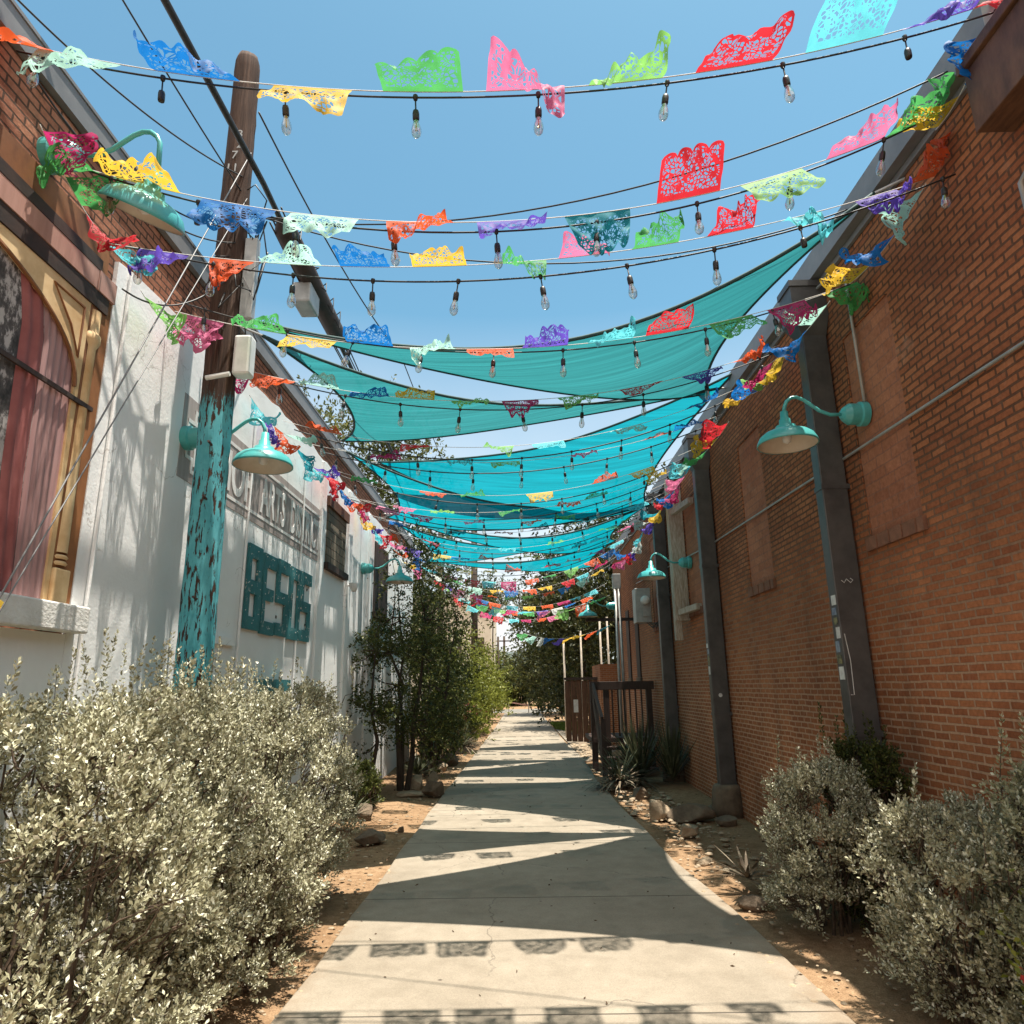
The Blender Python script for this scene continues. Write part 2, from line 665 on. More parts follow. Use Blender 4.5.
def peel_mat(name, paint, under, scale=14, cover=.42):
    m, nt, N, L, out = mat_new(name)
    n1 = nz(nt, scale, 6, .7)
    fac = rng_map(nt, n1, cover, cover + .03)
    tone = ramp(nt, nz(nt, 5, 3), [(.3, tuple(x * .8 for x in paint)), (.7, tuple(x * 1.15 for x in paint))])
    c = mixc(nt, fac, under, tone)
    principled(nt, out, c, .6, 0, bump(nt, fac, .4, .006))
    return m


M = {}
M["brick_r"] = brick_mat("red_brick_east", (.46, .178, .080), (.33, .115, .053), (.60, .37, .24), (.15, .075, .045), (1.2, 3.0), dirt=.4, bw=.152, bh=.0515, msize=.0085)
M["brick_l"] = brick_mat("red_brick_west", (.46, .20, .12), (.34, .135, .08), (.22, .12, .08), (.11, .06, .04), (1, 2), bw=.16, bh=.054, msize=.007, strength=1.0)
M["dark_brick"] = worn("dark_sill_brick", (.13, .058, .034), (.26, .115, .065), 9, .9, 0, .4)
M["infill"] = brick_mat("paler_infill_brick", (.43, .178, .100), (.35, .14, .08), (.54, .29, .19), (.30, .14, .095), (1, 3), dirt=.3, bh=.085, bw=.21, msize=.006, strength=.35)
M["stucco"] = stucco_mat()
M["concrete"] = concrete_mat()
M["soil"] = soil_mat()
M["pole"] = pole_mat()
M["grey_metal"] = worn("dark_grey_sheet_metal", (.06, .058, .058), (.11, .105, .10), 4, .45, .3, .05)
M["cap_metal"] = worn("grey_parapet_metal", (.15, .148, .15), (.22, .215, .215), 3, .5, .0, .05)
M["lt_metal"] = worn("galvanised_metal", (.30, .30, .29), (.45, .44, .42), 8, .5, .4, .08)
M["teal_enamel"] = worn("turquoise_enamel", (.055, .30, .30), (.085, .42, .41), 5, .28, 0, .02, spec=.6)
M["shade_in"] = worn("cream_shade_lining", (.55, .47, .38), (.65, .58, .5), 6, .5, 0, .02)
M["black_rubber"] = worn("black_rubber", (.012, .01, .01), (.03, .027, .025), 30, .5, 0, .05)
M["cord"] = worn("white_twine", (.55, .53, .5), (.7, .68, .65), 30, .8, 0, .05)
M["glass"] = glass_mat()
M["filament"] = worn("brass_filament", (.5, .38, .2), (.6, .5, .3), 30, .35, .8, .02)
M["white_ins"] = worn("white_porcelain", (.62, .62, .6), (.75, .74, .72), 12, .4, 0, .03)
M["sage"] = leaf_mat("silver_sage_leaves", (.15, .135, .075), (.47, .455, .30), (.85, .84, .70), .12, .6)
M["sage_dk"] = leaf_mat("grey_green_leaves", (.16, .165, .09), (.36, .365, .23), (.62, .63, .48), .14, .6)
M["oak"] = leaf_mat("dark_evergreen_leaves", (.028, .036, .009), (.075, .09, .021), (.17, .175, .05), .35, .45)
M["far_dark"] = leaf_mat("dark_olive_tree_leaves", (.02, .028, .008), (.055, .065, .017), (.15, .15, .05), .3, .5)
M["lime"] = leaf_mat("yellow_green_leaves", (.08, .10, .012), (.19, .21, .03), (.29, .30, .06), .4, .5)
M["far_leaf"] = leaf_mat("olive_tree_leaves", (.035, .048, .013), (.10, .115, .03), (.20, .20, .065), .35, .5)
M["blade"] = leaf_mat("sword_leaves", (.03, .036, .018), (.075, .085, .045), (.14, .14, .08), .15, .5)
M["dry_blade"] = leaf_mat("dry_sword_leaves", (.10, .07, .045), (.20, .16, .11), (.30, .26, .19), .15, .7)
M["flower"] = leaf_mat("red_blossom", (.45, .03, .03), (.6, .08, .07), None, .4, .5)
M["stalk_flower"] = leaf_mat("dusty_pink_blossom", (.22, .05, .05), (.42, .13, .12), None, .3, .6)
M["grassm"] = leaf_mat("lawn_grass", (.06, .10, .012), (.15, .19, .025), None, .4, .6)
M["twig"] = worn("brown_twigs", (.055, .035, .022), (.13, .09, .06), 20, .9, 0, .2)
M["bark"] = worn("dark_bark", (.025, .017, .012), (.075, .052, .036), 9, .9, 0, .6, (1, 1, .3))
M["rock"] = worn("tan_limestone", (.22, .16, .10), (.42, .33, .23), 5, .9, 0, .7)
M["rock_dk"] = worn("brown_fieldstone", (.085, .06, .04), (.20, .145, .095), 5, .9, 0, .7)
M["dkwood"] = worn("dark_stained_wood", (.022, .011, .008), (.06, .03, .02), 5, .7, 0, .25, (12, 12, 1))
M["brownwood"] = worn("brown_stained_board", (.07, .03, .015), (.16, .075, .038), 4, .65, 0, .2, (8, 2, 1))
M["whitewood"] = worn("weathered_white_wood", (.28, .22, .16), (.55, .50, .43), 6, .85, 0, .4, (12, 12, 1.5))
M["greybrick_win"] = brick_mat("grey_boarded_slats", (.20, .17, .13), (.26, .22, .17), (.10, .08, .06), (.10, .08, .06), (1, 2), bw=1.3, bh=.115, msize=.008, strength=.5)
M["mural_brown"] = worn("mural_brown_paint", (.13, .045, .012), (.33, .13, .04), 3, .7, 0, .1, (1, 1, .6))
M["mural_dark"] = worn("mural_dark_paint", (.018, .010, .008), (.06, .03, .02), 4, .7, 0, .1)
M["mural_pink"] = worn("mural_rose_paint", (.36, .19, .15), (.50, .28, .23), 3, .75, 0, .1, (1, 4, .5))
M["mural_cream"] = worn("mural_cream_paint", (.52, .31, .13), (.80, .60, .34), 3, .75, 0, .1)
M["mural_mauve"] = worn("mural_mauve_curtain", (.30, .155, .15), (.46, .28, .265), 2.5, .8, 0, .1, (1, 7, .4))
M["mural_red"] = worn("mural_red_curtain", (.25, .07, .065), (.36, .12, .11), 4, .8, 0, .1)
M["mural_line"] = worn("mural_outline_paint", (.16, .06, .02), (.26, .11, .04), 6, .75, 0, .1)
M["sill"] = worn("whitewashed_concrete_sill", (.60, .58, .54), (.78, .77, .74), 6, .8, 0, .5)
M["plaque"] = worn("taupe_sign_paint", (.29, .24, .225), (.42, .365, .345), 3, .8, 0, .15, (1, 6, .4))
M["plaque_w"] = worn("faded_white_lettering", (.62, .60, .58), (.80, .79, .78), 5, .8, 0, .1)
M["besos"] = peel_mat("flaking_teal_letters", (.035, .17, .185), (.48, .45, .4), 17, .37)
M["yellow_pl"] = worn("yellow_plastic", (.70, .42, .02), (.8, .5, .04), 6, .45, 0, .02)
M["far_white"] = worn("far_cream_plaster", (.55, .47, .36), (.68, .60, .48), 2, .8, 0, .05)
M["hill"] = worn("distant_tree_cover", (.05, .065, .06), (.085, .10, .085), .4, .9, 0, .1)
M["asphalt"] = worn("pale_street", (.13, .12, .105), (.19, .175, .15), 2, .9, 0, .2)
M["timber_end"] = worn("beige_metal_cap", (.30, .26, .21), (.40, .35, .29), 6, .6, 0, .1)
M["sticker_w"] = worn("pale_sticker_paper", (.5, .5, .48), (.72, .72, .7), 20, .5, 0, .02)
M["sticker_b"] = worn("blue_sticker_paper", (.08, .12, .22), (.35, .40, .42), 25, .5, 0, .02)
M["sticker_k"] = worn("black_sticker_paper", (.02, .02, .02), (.30, .28, .12), 28, .5, 0, .02)
M["litter"] = leaf_mat("dry_leaf_litter", (.05, .03, .018), (.14, .085, .05), None, .2, .8)
M["sail_g"] = sail_mat("sea_green_shade_cloth", (.028, .150, .160), (.026, .20, .215), .03)
M["sail_t"] = sail_mat("turquoise_shade_cloth", (.004, .185, .24), (.002, .27, .345), .03)
M["sail_hem"] = worn("dark_green_hem", (.012, .045, .045), (.02, .07, .07), 20, .7, 0, .1)
PAPER = {k: paper_mat(k + "_tissue_paper", c) for k, c in dict(
    red=(.72, .035, .05), pink=(.80, .20, .38), magenta=(.62, .04, .19), orange=(.85, .13, .035), yellow=(.88, .56, .06),
    green=(.10, .46, .13), lime=(.28, .62, .16), mint=(.50, .85, .74), cyan=(.16, .72, .82), teal=(.02, .36, .46),
    blue=(.012, .19, .58), purple=(.15, .09, .55), white=(.8, .84, .8)).items()}

# ------------------------------------------------------------------ ground, path
def ground_sheet():
    xs = np.concatenate([[-900, -200, -60, -12], np.linspace(-3.2, 3.2, 65), [12, 60, 200, 900]])
    ys = np.concatenate([[-600, -60, -6], np.linspace(0, 22, 150), np.linspace(23, 60, 38), [80, 150, 400, 1500]])
    X, Y = np.meshgrid(xs, ys)
    Z = np.zeros_like(X)
    for k in range(26):
        a, b, p, q = rng.normal(size=4) * (2.2, 2.2, 3, 3)
        Z += .0035 * np.sin(a * X + b * Y + p)
    near = (np.abs(X) < 3.1) & (Y > -.1) & (Y < 50)
    bank = np.clip((np.abs(X - .1) - 1.4) / 1.0, 0, 1)
    Z = np.where(near, Z * (.4 + bank) - .012 + .035 * bank, -.02)
    V = np.stack([X, Y, Z], -1).reshape(-1, 3)
    nx = len(xs)
    F = [(j * nx + i, j * nx + i + 1, (j + 1) * nx + i + 1, (j + 1) * nx + i) for j in range(len(ys) - 1) for i in range(nx - 1)]
    return setting(MB().add(V, F).build("ground", M["soil"], smooth=True))


ground_sheet()
path_l = [(-1.24, -6), (-1.24, 4), (-1.22, 6), (-1.2, 11), (-1.1, 19), (-1.0, 30), (-.95, 44)]
path_r = [(1.6, -6), (1.57, 4), (1.53, 5), (1.40, 7), (1.31, 10.5), (1.30, 13), (1.38, 16), (1.26, 22), (1.25, 30), (1.2, 44)]


def path_slab():
    mb = MB()
    ys = np.arange(-6, 44.01, .5)
    L = [np.interp(y, [p[1] for p in path_l], [p[0] for p in path_l]) + .012 * math.sin(y * 3.1) for y in ys]
    Rr = [np.interp(y, [p[1] for p in path_r], [p[0] for p in path_r]) + .012 * math.sin(y * 2.3 + 1) for y in ys]
    v, f = [], []
    for y, a, b in zip(ys, L, Rr):
        v += [(a, y, -.05), (a, y, .022), (a + .01, y, .028), (b - .01, y, .028), (b, y, .022), (b, y, -.05)]
    for i in range(len(ys) - 1):
        for k in range(5):
            f.append((i * 6 + k, (i + 1) * 6 + k, (i + 1) * 6 + k + 1, i * 6 + k + 1)[::-1])
    return mb.add(v, f).build("path", M["concrete"])


setting(path_slab())
setting(MB().slab([(1.36, 15.6), (1.75, 16.2), (2.5, 18.5), (3.6, 20), (3.6, 22.5), (1.3, 27)], -.05, .022).build("pavement", M["concrete"]))
setting(MB().slab([(-40, 44.2), (40, 44.2), (40, 51), (-40, 51)], -.05, .012).build("road", M["asphalt"]))


def hill():
    mb = MB()
    n = 80
    v, f = [], []
    for i in range(n + 1):
        x = -260 + 520 * i / n
        h = 9 + 3.5 * math.sin(i * .37) + 2.0 * math.sin(i * 1.1 + 2) + 1.2 * rng.normal()
        v += [(x, 190, -1), (x, 205, h * .75), (x, 240, h)]
    for i in range(n):
        for k in range(2):
            f.append((i * 3 + k, (i + 1) * 3 + k, (i + 1) * 3 + k + 1, i * 3 + k + 1))
    return mb.add(v, f).build("hills", M["hill"], smooth=True)


setting(hill())


# ------------------------------------------------------------------ lettering
def text_mesh(body, height, depth=.004, xs=1.0, bold=0.0):
    cu = bpy.data.curves.new("lettering", "FONT")
    cu.body = body
    cu.size = 1.0
    cu.extrude = depth / 2
    cu.offset = bold
    o = bpy.data.objects.new("lettering", cu)
    col.objects.link(o)
    dg = bpy.context.evaluated_depsgraph_get()
    dg.update()
    me = bpy.data.meshes.new_from_object(o.evaluated_get(dg))
    bpy.data.objects.remove(o)
    co = np.array([v.co[:] for v in me.vertices])
    co[:, 0] -= co[:, 0].min()
    s = height / (co[:, 1].max())
    co[:, 1] *= s
    co[:, 0] *= s * xs
    me.vertices.foreach_set("co", co.reshape(-1).astype(np.float32))
    me.update()
    return me, co[:, 0].max()


def wall_text(body, y0, y1, z, h, x, mat, parent, bold=.0, xs=1.0, name="lettering"):
    """text on the west wall face, running along +y"""
    me, w = text_mesh(body, h, .006, xs, bold)
    o = obj(name, me, mat, parent)
    sx = (y1 - y0) / w
    o.matrix_local = Matrix(((0, 0, 1, x), (sx, 0, 0, y0), (0, 1, 0, z), (0, 0, 0, 1)))
    return o


# ------------------------------------------------------------------ west building
def west_building():
    t = thing("brick_building", "low building of white stucco below and red brick above with a painted arched window", "building", (-2.6, 6, 0))
    P = lambda mb, name, mat, **k: mb.build(name, mat, hold, **k)
    hold = t
    off = Vector((2.6, -6, 0))

    def sh(mb):
        mb.v = [(x + off.x, y + off.y, z + off.z) for x, y, z in mb.v]
        return mb
    P(sh(MB().box(-11, WL - .03, -6, 16.6, 0, 4.86)), "wall", M["brick_l"])
    # stucco skin with its ragged upper edge
    ys = np.linspace(3.91, 16.6, 60)
    top = 4.30 + np.interp(ys, [3.86, 7, 16.6], [0, .25, .27]) + .012 * rng.normal(size=60)
    mb = MB().prism([(3.91, 0), (16.6, 0)] + [(y, z) for y, z in zip(ys[::-1], top[::-1])], WL - .028, WL)
    P(sh(mb), "stucco", M["stucco"])
    P(sh(MB().box(WL - .028, WL - .002, -6, 3.907, 0, 1.92)), "stucco", M["stucco"])
    cap = MB().box(-11, WL + .012, -6, 16.7, 4.865, 5.02)
    cap.box(-11, WL + .02, -6, 16.7, 5.023, 5.045)
    P(sh(cap), "parapet_cap", M["cap_metal"])
    # shallow pilasters
    for y0, y1 in ((8.62, 8.80), (10.05, 10.3), (11.55, 11.85)):
        P(sh(MB().box(WL + .001, WL + .035, y0, y1, 0, 4.5)), "pilaster", M["stucco"])
    # boarded window
    w = P(sh(MB().box(WL + .002, WL + .02, 8.96, 9.94, 3.22, 3.98)), "window", M["greybrick_win"])
    sh(MB().box(WL + .002, WL + .05, 8.9, 10.0, 3.985, 4.12)).build("lintel", M["brownwood"], w)
    sh(MB().box(WL + .002, WL + .07, 8.9, 10.0, 3.13, 3.215)).build("window_sill", M["dkwood"], w)
    w = P(sh(MB().box(WL + .002, WL + .02, 12.05, 13.3, 2.9, 4.15)), "window", M["mural_dark"])
    sh(MB().box(WL + .002, WL + .06, 12.0, 13.35, 2.8, 2.895)).build("window_sill", M["dkwood"], w)
    # recessed panel lip under the painted sign
    P(sh(MB().box(WL + .001, WL + .03, 5.2, 6.2, 1.98, 2.05)), "ledge", M["stucco"])
    for y in (4.02, 6.28, 7.9):
        P(sh(MB().tube([(WL + .018, y, 1.2), (WL + .018, y + .01, 4.3)], .012, 6)), "wall_pipe", M["stucco"])
    # ---- painted sign BISHOP ARTS DISTRICT
    y0, y1, z0, z1 = 4.92, 8.86, 3.17, 3.84
    s = P(sh(MB().box(WL + .0005, WL + .004, y0, y1, z0, z1)), "painted_sign", M["plaque"])
    bd = MB()
    i0, i1, k0, k1, c = y0 + .10, y1 - .10, z0 + .09, z1 - .09, .10
    X0, X1, tq = WL + .0045, WL + .007, .030
    for a, b in (((i0 + c, k0), (i1 - c, k0)), ((i0 + c, k1), (i1 - c, k1)), ((i0, k0 + c), (i0, k1 - c)), ((i1, k0 + c), (i1, k1 - c)),
                 ((i0, k0 + c), (i0 + c, k0 + c)), ((i0 + c, k0), (i0 + c, k0 + c)), ((i1 - c, k0 + c), (i1, k0 + c)), ((i1 - c, k0), (i1 - c, k0 + c)),
                 ((i0, k1 - c), (i0 + c, k1 - c)), ((i0 + c, k1 - c), (i0 + c, k1)), ((i1 - c, k1 - c), (i1, k1 - c)), ((i1 - c, k1 - c), (i1 - c, k1))):
        ya, yb = sorted((a[0], b[0]))
        za, zb = sorted((a[1], b[1]))
        X1 += .0004
        bd.box(X0, X1, ya - tq / 2, yb + tq / 2, za - tq / 2, zb + tq / 2)
    sh(bd).build("border", M["plaque_w"], s)
    for body, ya, yb in (("BISHOP", 5.14, 6.36), ("ARTS", 6.58, 7.32), ("DISTRICT", 7.50, 8.66)):
        wall_text(body, ya - 6, yb - 6, 3.325, .36, WL + .006 + 2.6, M["plaque_w"], s, bold=.028)
    # ---- painted arched window
    win = P(sh(MB().box(WL - .027, WL - .018, .6, 3.66, 2.08, 3.9)), "window", M["mural_pane"])
    # curtains as shallow pleated relief
    def curtain(prof_l, prof_r, x, amp, waves, name, mat):
        v, f = [], []
        nu, nv = waves * 6, 14
        for j in range(nv + 1):
            z = 2.08 + (3.86 - 2.08) * j / nv
            a = np.interp(z, [p[1] for p in prof_l], [p[0] for p in prof_l])
            b = np.interp(z, [p[1] for p in prof_r], [p[0] for p in prof_r])
            for i in range(nu + 1):
                u = i / nu
                v.append((x + amp * (.5 - .5 * math.cos(u * waves * 2 * math.pi)), a + (b - a) * u, z))
        for j in range(nv):
            for i in range(nu):
                f.append((j * (nu + 1) + i, j * (nu + 1) + i + 1, (j + 1) * (nu + 1) + i + 1, (j + 1) * (nu + 1) + i))
        return sh(MB().add(v, f)).build(name, mat, win, smooth=True)
    Lr = [(3.33, 2.08), (3.25, 2.7), (3.23, 3.2), (3.22, 3.5), (3.12, 3.86)]
    Rr_ = [(3.45, 2.08), (3.41, 2.7), (3.40, 3.2), (3.39, 3.5), (3.3, 3.86)]
    curtain(Lr, Rr_, WL - .017, .012, 2, "red_curtain", M["mural_red"])
    curtain([(y + .004, z) for y, z in Rr_], [(3.71, 2.08), (3.71, 3.86)], WL - .017, .008, 6, "mauve_curtain", M["mural_mauve"])
    # arch spandrel (cream) with an outlined panel
    cy, hw, zs, hh = 2.40, 1.265, 3.32, .52
    arc = [(cy + hw * math.cos(a), zs + hh * math.sin(a)) for a in np.linspace(0, math.pi, 40)]
    sp_poly = [(3.708, 2.08), (3.708, 3.88), (.9, 3.88), (.9, 2.08), (1.135, 2.08)] + arc[::-1] + [(3.672, 2.08)]
    sh(MB().prism(sp_poly, WL - .016, WL - .002)).build("arch_frame", M["mural_cream"], win)
    tri = MB()
    pts = [(3.655, 3.82), (3.655, 3.50), (3.56, 3.66), (3.38, 3.82), (3.655, 3.82)]
    tri.tube([(WL, y, z) for y, z in pts], .008, 5)
    tri.tube([(WL, y, z) for y, z in arc], .012, 5)
    sh(tri).build("arch_line", M["mural_line"], win)
    # column, base block, bands and sill
    cl = MB().lathe([(.062, 2.36), (.058, 2.9), (.056, 3.62), (.075, 3.66), (.075, 3.70), (.06, 3.72), (.06, 3.86)], 20, (WL - .045, 3.775, 0))
    for z in (2.30, 2.335):
        cl.lathe([(.060, z - .012), (.070, z), (.060, z + .012)], 20, (WL - .045, 3.775, 0))
    sh(cl).build("column", M["mural_cream"], win, smooth=True)
    sh(MB().box(WL - .0165, WL + .02, 3.712, 3.845, 2.082, 2.27)).build("column_base", M["mural_cream"], win, bevel=.01)
    sh(MB().box(WL - .027, WL - .004, 3.71, 3.905, 2.075, 4.0)).build("jamb", M["mural_brown"], win)
    sh(MB().box(WL - .015, WL + .007, .6, 3.86, 3.883, 3.985)).build("frieze", M["mural_dark"], win)
    fr = MB().box(WL - .027, WL + .012, .6, 3.72, 3.99, 4.115)
    fr.box(WL - .027, WL + .015, 3.725, 3.905, 3.988, 4.12)
    sh(fr).build("rose_band", M["mural_pink"], win)
    sh(MB().box(WL - .027, WL + .008, .6, 3.80, 4.119, 4.36)).build("brown_band", M["mural_brown"], win)
    sh(MB().box(WL + .0085, WL + .014, .6, 3.74, 4.119, 4.19)).build("dark_band", M["mural_dark"], win)
    sh(MB().box(WL - .001, WL + .014, .6, 3.84, 3.232, 3.258)).build("rail", M["mural_dark"], win)
    sh(MB().box(WL - .001, WL + .085, .7, 3.97, 1.925, 2.074)).build("sill", M["sill"], win, bevel=.01)
    return t


def mural_pane():
    m, nt, N, L, out = mat_new("painted_grey_scenery")
    a = nz(nt, 3.0, 5, .6)
    b = nz(nt, 1.5, 6, .75, stretch=(1, 2.2, 1.3))
    c = ramp(nt, b, [(.42, (.03, .026, .024)), (.5, (.10, .085, .08)), (.54, (.46, .42, .40)), (.75, (.58, .54, .51))])
    c = mixc(nt, .5, c, ramp(nt, a, [(.3, (.6, .6, .6)), (.7, (1.1, 1.1, 1.1))]), "MULTIPLY")
    principled(nt, out, c, .8)
    return m


M["mural_pane"] = mural_pane()
west_building()


# BESOS: thick block letters hung on the stucco, and the tops of a second row
def besos_sign():
    y0, z0, w, g, h = 6.36, 2.14, .375, .034, .80
    t = thing("letter_sign", "big flaking teal block letters reading BESOS hung on the white stucco wall", "sign", (WL, y0, z0))
    S = .22
    ST = {"B": [(0, S, 0, 1), (S, .93, .84, 1), (S, .95, .42, .58), (S, 1, 0, .15), (.66, .93, .58, .84), (.68, 1, .15, .42)],
          "E": [(0, S, 0, 1), (S, .98, .83, 1), (S, .82, .42, .57), (S, .98, 0, .16)],
          "S": [(0, 1, .83, 1), (0, S, .57, .83), (0, 1, .42, .57), (.72, 1, .16, .42), (0, 1, 0, .16)],
          "O": [(0, .25, 0, 1), (.75, 1, 0, 1), (.25, .75, .83, 1), (.25, .75, 0, .16)]}
    stud = []
    for k, ch in enumerate("BESOS"):
        mb = MB()
        ya = k * (w + g)
        dz = (.012, -.006, .008, -.004, .004)[k]
        for a, b, c, d in ST[ch]:
            n = max(2, int((b - a) * 8))
            mb.box(.006, .03, ya + a * w, ya + b * w, c * h + dz, d * h + dz)
            for q in range(n):
                stud.append((ya + (a + (b - a) * (q + .5) / n) * w, (c + d) / 2 * h + dz + rng.normal() * .02))
            for q in range(max(1, int((d - c) * 12))):
                stud.append((ya + (a + b) / 2 * w + rng.normal() * .02, (c + (d - c) * (q + .5) / max(1, int((d - c) * 12))) * h + dz))
        # one clean outline per letter
        bmx = bmesh.new()
        me = mb.mesh("letter")
        bmx.from_mesh(me)
        bmesh.ops.remove_doubles(bmx, verts=bmx.verts, dist=.0005)
        bmx.to_mesh(me)
        bmx.free()
        obj("letter", me, M["besos"], t)
    sm = MB()
    for y, z in stud[::4]:
        sm.lathe([(.0, .037), (.005, .035), (.006, .029)], 6, (0, y, z), "X")
    sm.build("bulb_studs", M["white_ins"], t)
    for y in (.1, .9, 1.9):
        MB().bar((0, y, .2), (.006, y, .2), .03, .03).bar((0, y, .62), (.006, y, .62), .03, .03).build("bracket", M["dkwood"], t)
    u = thing("letter_sign", "lower teal block letters half hidden by sage below the BESOS letters", "sign", (WL, 6.75, 1.0))
    for k in range(2):
        mb = MB()
        ya = k * .45
        for a, b, c, d in (((0, .27, 0, 1), (.27, .9, .83, 1), (.27, .9, .42, .57), (.27, .9, 0, .16)) if k else ((0, .3, 0, 1), (.3, .9, .83, 1), (.6, .9, .4, .83), (.3, .9, 0, .16))):
            mb.box(.05, .115, ya + a * .36, ya + b * .36, c * .7, d * .7)
        mb.build("letter", M["besos"], u)


besos_sign()


# ------------------------------------------------------------------ east building
def east_building():
    t = thing("brick_building", "tall dark red brick wall building with bricked up windows in shade", "building", (WR, 6, 0))

    def sh(mb):
        mb.v = [(x - WR, y - 6, z) for x, y, z in mb.v]
        return mb
    OPEN = ((4.45, 5.15, 2.66, 4.3), (7.2, 7.95, 2.66, 4.36), (10.05, 10.85, 2.7, 4.4), (13.0, 13.8, 2.7, 4.4))
    skin = MB().box(WR + .035, 13, -6, 19.4, 0, 5.0)
    ya = -6.0
    for y0, y1, z0, z1 in OPEN:
        skin.box(WR, WR + .0348, ya, y0, 0, 5.0)
        skin.box(WR, WR + .0348, y0, y1, 0, z0)
        skin.box(WR, WR + .0348, y0, y1, z1, 5.0)
        ya = y1
    skin.box(WR, WR + .0348, ya, 19.4, 0, 5.0)
    sh(skin).build("wall", M["brick_r"], t)
    for y0, y1, z0, z1 in OPEN:
        w = sh(MB().box(WR + .012, WR + .034, y0 + .002, y1 - .002, z0 + .002, z1 - .002)).build("blocked_window", M["infill"], t)
        sb = MB()
        n = 9
        for k in range(n):
            ya = y0 - .04 + (y1 - y0 + .08) * k / n
            sb.box(WR - .03 - .006 * (k % 2), WR - .002, ya + .005, ya + (y1 - y0 + .08) / n - .005, z0 - .11, z0 - .012)
        sh(sb).build("window_sill", M["dark_brick"], w)
    g = MB().box(WR - .105, WR + .3, 3.0, 19.4, 4.985, 5.20)
    g.box(WR - .03, WR - .002, 3.0, 19.4, 4.93, 4.981)
    sh(g).build("gutter", M["cap_metal"], t)
    sh(MB().box(WR - .12, WR + .2, 2.88, 2.995, 4.97, 5.215)).build("gutter_cap", M["timber_end"], t, bevel=.01)
    sh(MB().box(WR - .20, WR - .001, -3, 3.10, 4.42, 4.80).box(WR - .225, WR - .001, -3, 3.12, 4.804, 4.87)).build("canopy_beam", M["brownwood"], t, bevel=.006)
    # annex and narrow window slots beyond the end of the tall wall
    sh(MB().box(2.2, 9, 19.45, 21.5, 0, 2.15)).build("annex_wall", M["brick_r"], t)
    for y in (15.6, 16.9):
        w = sh(MB().box(WR - .03, WR - .002, y, y + .42, 1.75, 3.35)).build("window", M["mural_dark"], t)
        sh(MB().box(WR - .05, WR - .002, y - .05, y + .47, 1.66, 1.745)).build("window_sill", M["rock_dk"], w)


east_building()

east_specs = [
    (5.36, "dark grey square downspout with stickers low on its side, beside the first bricked up window", True),
    (9.12, "dark grey square downspout ending in a stone boot between the bricked up windows", True),
    (12.15, "dark grey square downspout running behind the green wall lamp near the stairs", False)]
for y, label, stick in east_specs:
    d = thing("downspout", label, "downspout", (WR, y, 0), 0, "downspouts on the brick wall")
    p = MB().box(-.225, -.02, 0, .13, .10, 4.55).build("pipe", M["grey_metal"], d, bevel=.008)
    hd = MB()
    a, b = (-.30, -.002, -.05, .20), (-.225, -.02, 0, .13)
    v = [(a[i], a[j], 4.62) for i, j in ((0, 2), (1, 2), (1, 3), (0, 3))] + [(b[i], b[j], 4.46) for i, j in ((0, 2), (1, 2), (1, 3), (0, 3))]
    hd.box(a[0], a[1], a[2], a[3], 4.62, 4.93)
    hd.add(v, [(0, 1, 5, 4), (1, 2, 6, 5), (2, 3, 7, 6), (3, 0, 4, 7), (7, 6, 5, 4)])
    hd.box(a[0] - .012, a[1], a[2] - .012, a[3] + .012, 4.90, 4.955)
    hd.build("conductor_head", M["grey_metal"], d)
    for z in (3.1, 1.2):
        MB().box(-.231, -.001, -.006, .136, z, z + .04).build("strap", M["grey_metal"], d)
    bt = MB()
    bt.lathe([(.20, 0), (.21, .1), (.19, .3), (.17, .36), (.14, .38)], 12, (-.13, .065, 0), cap=True)
    bt.build("boot", M["rock_dk"], d, smooth=True)
    if stick:
        zz = 2.25 if y < 6 else 2.1
        for k in range(7 if y < 6 else 4):
            hgt = random.uniform(.05, .13)
            m_ = M[("sticker_w", "sticker_b", "sticker_k")[k % 3]]
            ya = random.uniform(.005, .05)
            MB().box(-.2285, -.2255, ya, ya + random.uniform(.06, .08), zz - hgt, zz).build("sticker", m_, d)
            zz -= hgt + .02
        if y < 6:
            mm = MB()
            mm.tube([(-.17, -.004, 2.36), (-.15, -.004, 2.34), (-.13, -.004, 2.37), (-.10, -.004, 2.34), (-.08, -.004, 2.36), (-.10, -.004, 2.375)], .003, 5)
            mm.build("chalk_scribble", M["sticker_w"], d)
            mm = MB()
            mm.tube([(-.20, -.004, 1.95), (-.18, -.004, 1.75), (-.185, -.004, 1.5), (-.21, -.004, 1.5)], .003, 5)
            mm.build("chalk_scribble", M["sticker_w"], d)
        else:
            MB().lathe([(0, -.004), (.025, -.004)], 14, (-.13, 0, 1.45), "Y").build("sticker", M["sticker_w"], d)


# conduits and boxes on the east wall
tag(MB().tube([(WR - .02, 2.0, 3.24), (WR - .02, 3.33, 3.3), (WR - .02, 9.4, 3.45), (WR - .02, 15.5, 3.80)], .011, 8).build("conduit", M["lt_metal"], smooth=True),
    "long grey conduit running level along the brick wall under the gutter", "conduit")
tag(MB().tube([(WR - .02, 4.92, 3.66), (WR - .02, 4.93, 4.7), (WR - .02, 4.97, 4.84), (WR - .05, 5.1, 4.86), (WR - .12, 5.9, 4.93), (WR - .1, 6.1, 5.02)], .012, 8).build("conduit", M["lt_metal"], smooth=True),
    "thin grey conduit looping up from the green gooseneck lamp to the gutter", "conduit")
tag(MB().tube([(WR - .03, 2.6, 4.16), (WR - .03, 3.0, 4.15), (WR - .03, 3.09, 4.1), (WR - .03, 3.08, 3.7), (WR - .03, 3.05, 3.3)], .016, 8).build("conduit", M["lt_metal"], smooth=True),
    "grey conduit with an elbow below the brown canopy beam", "conduit")

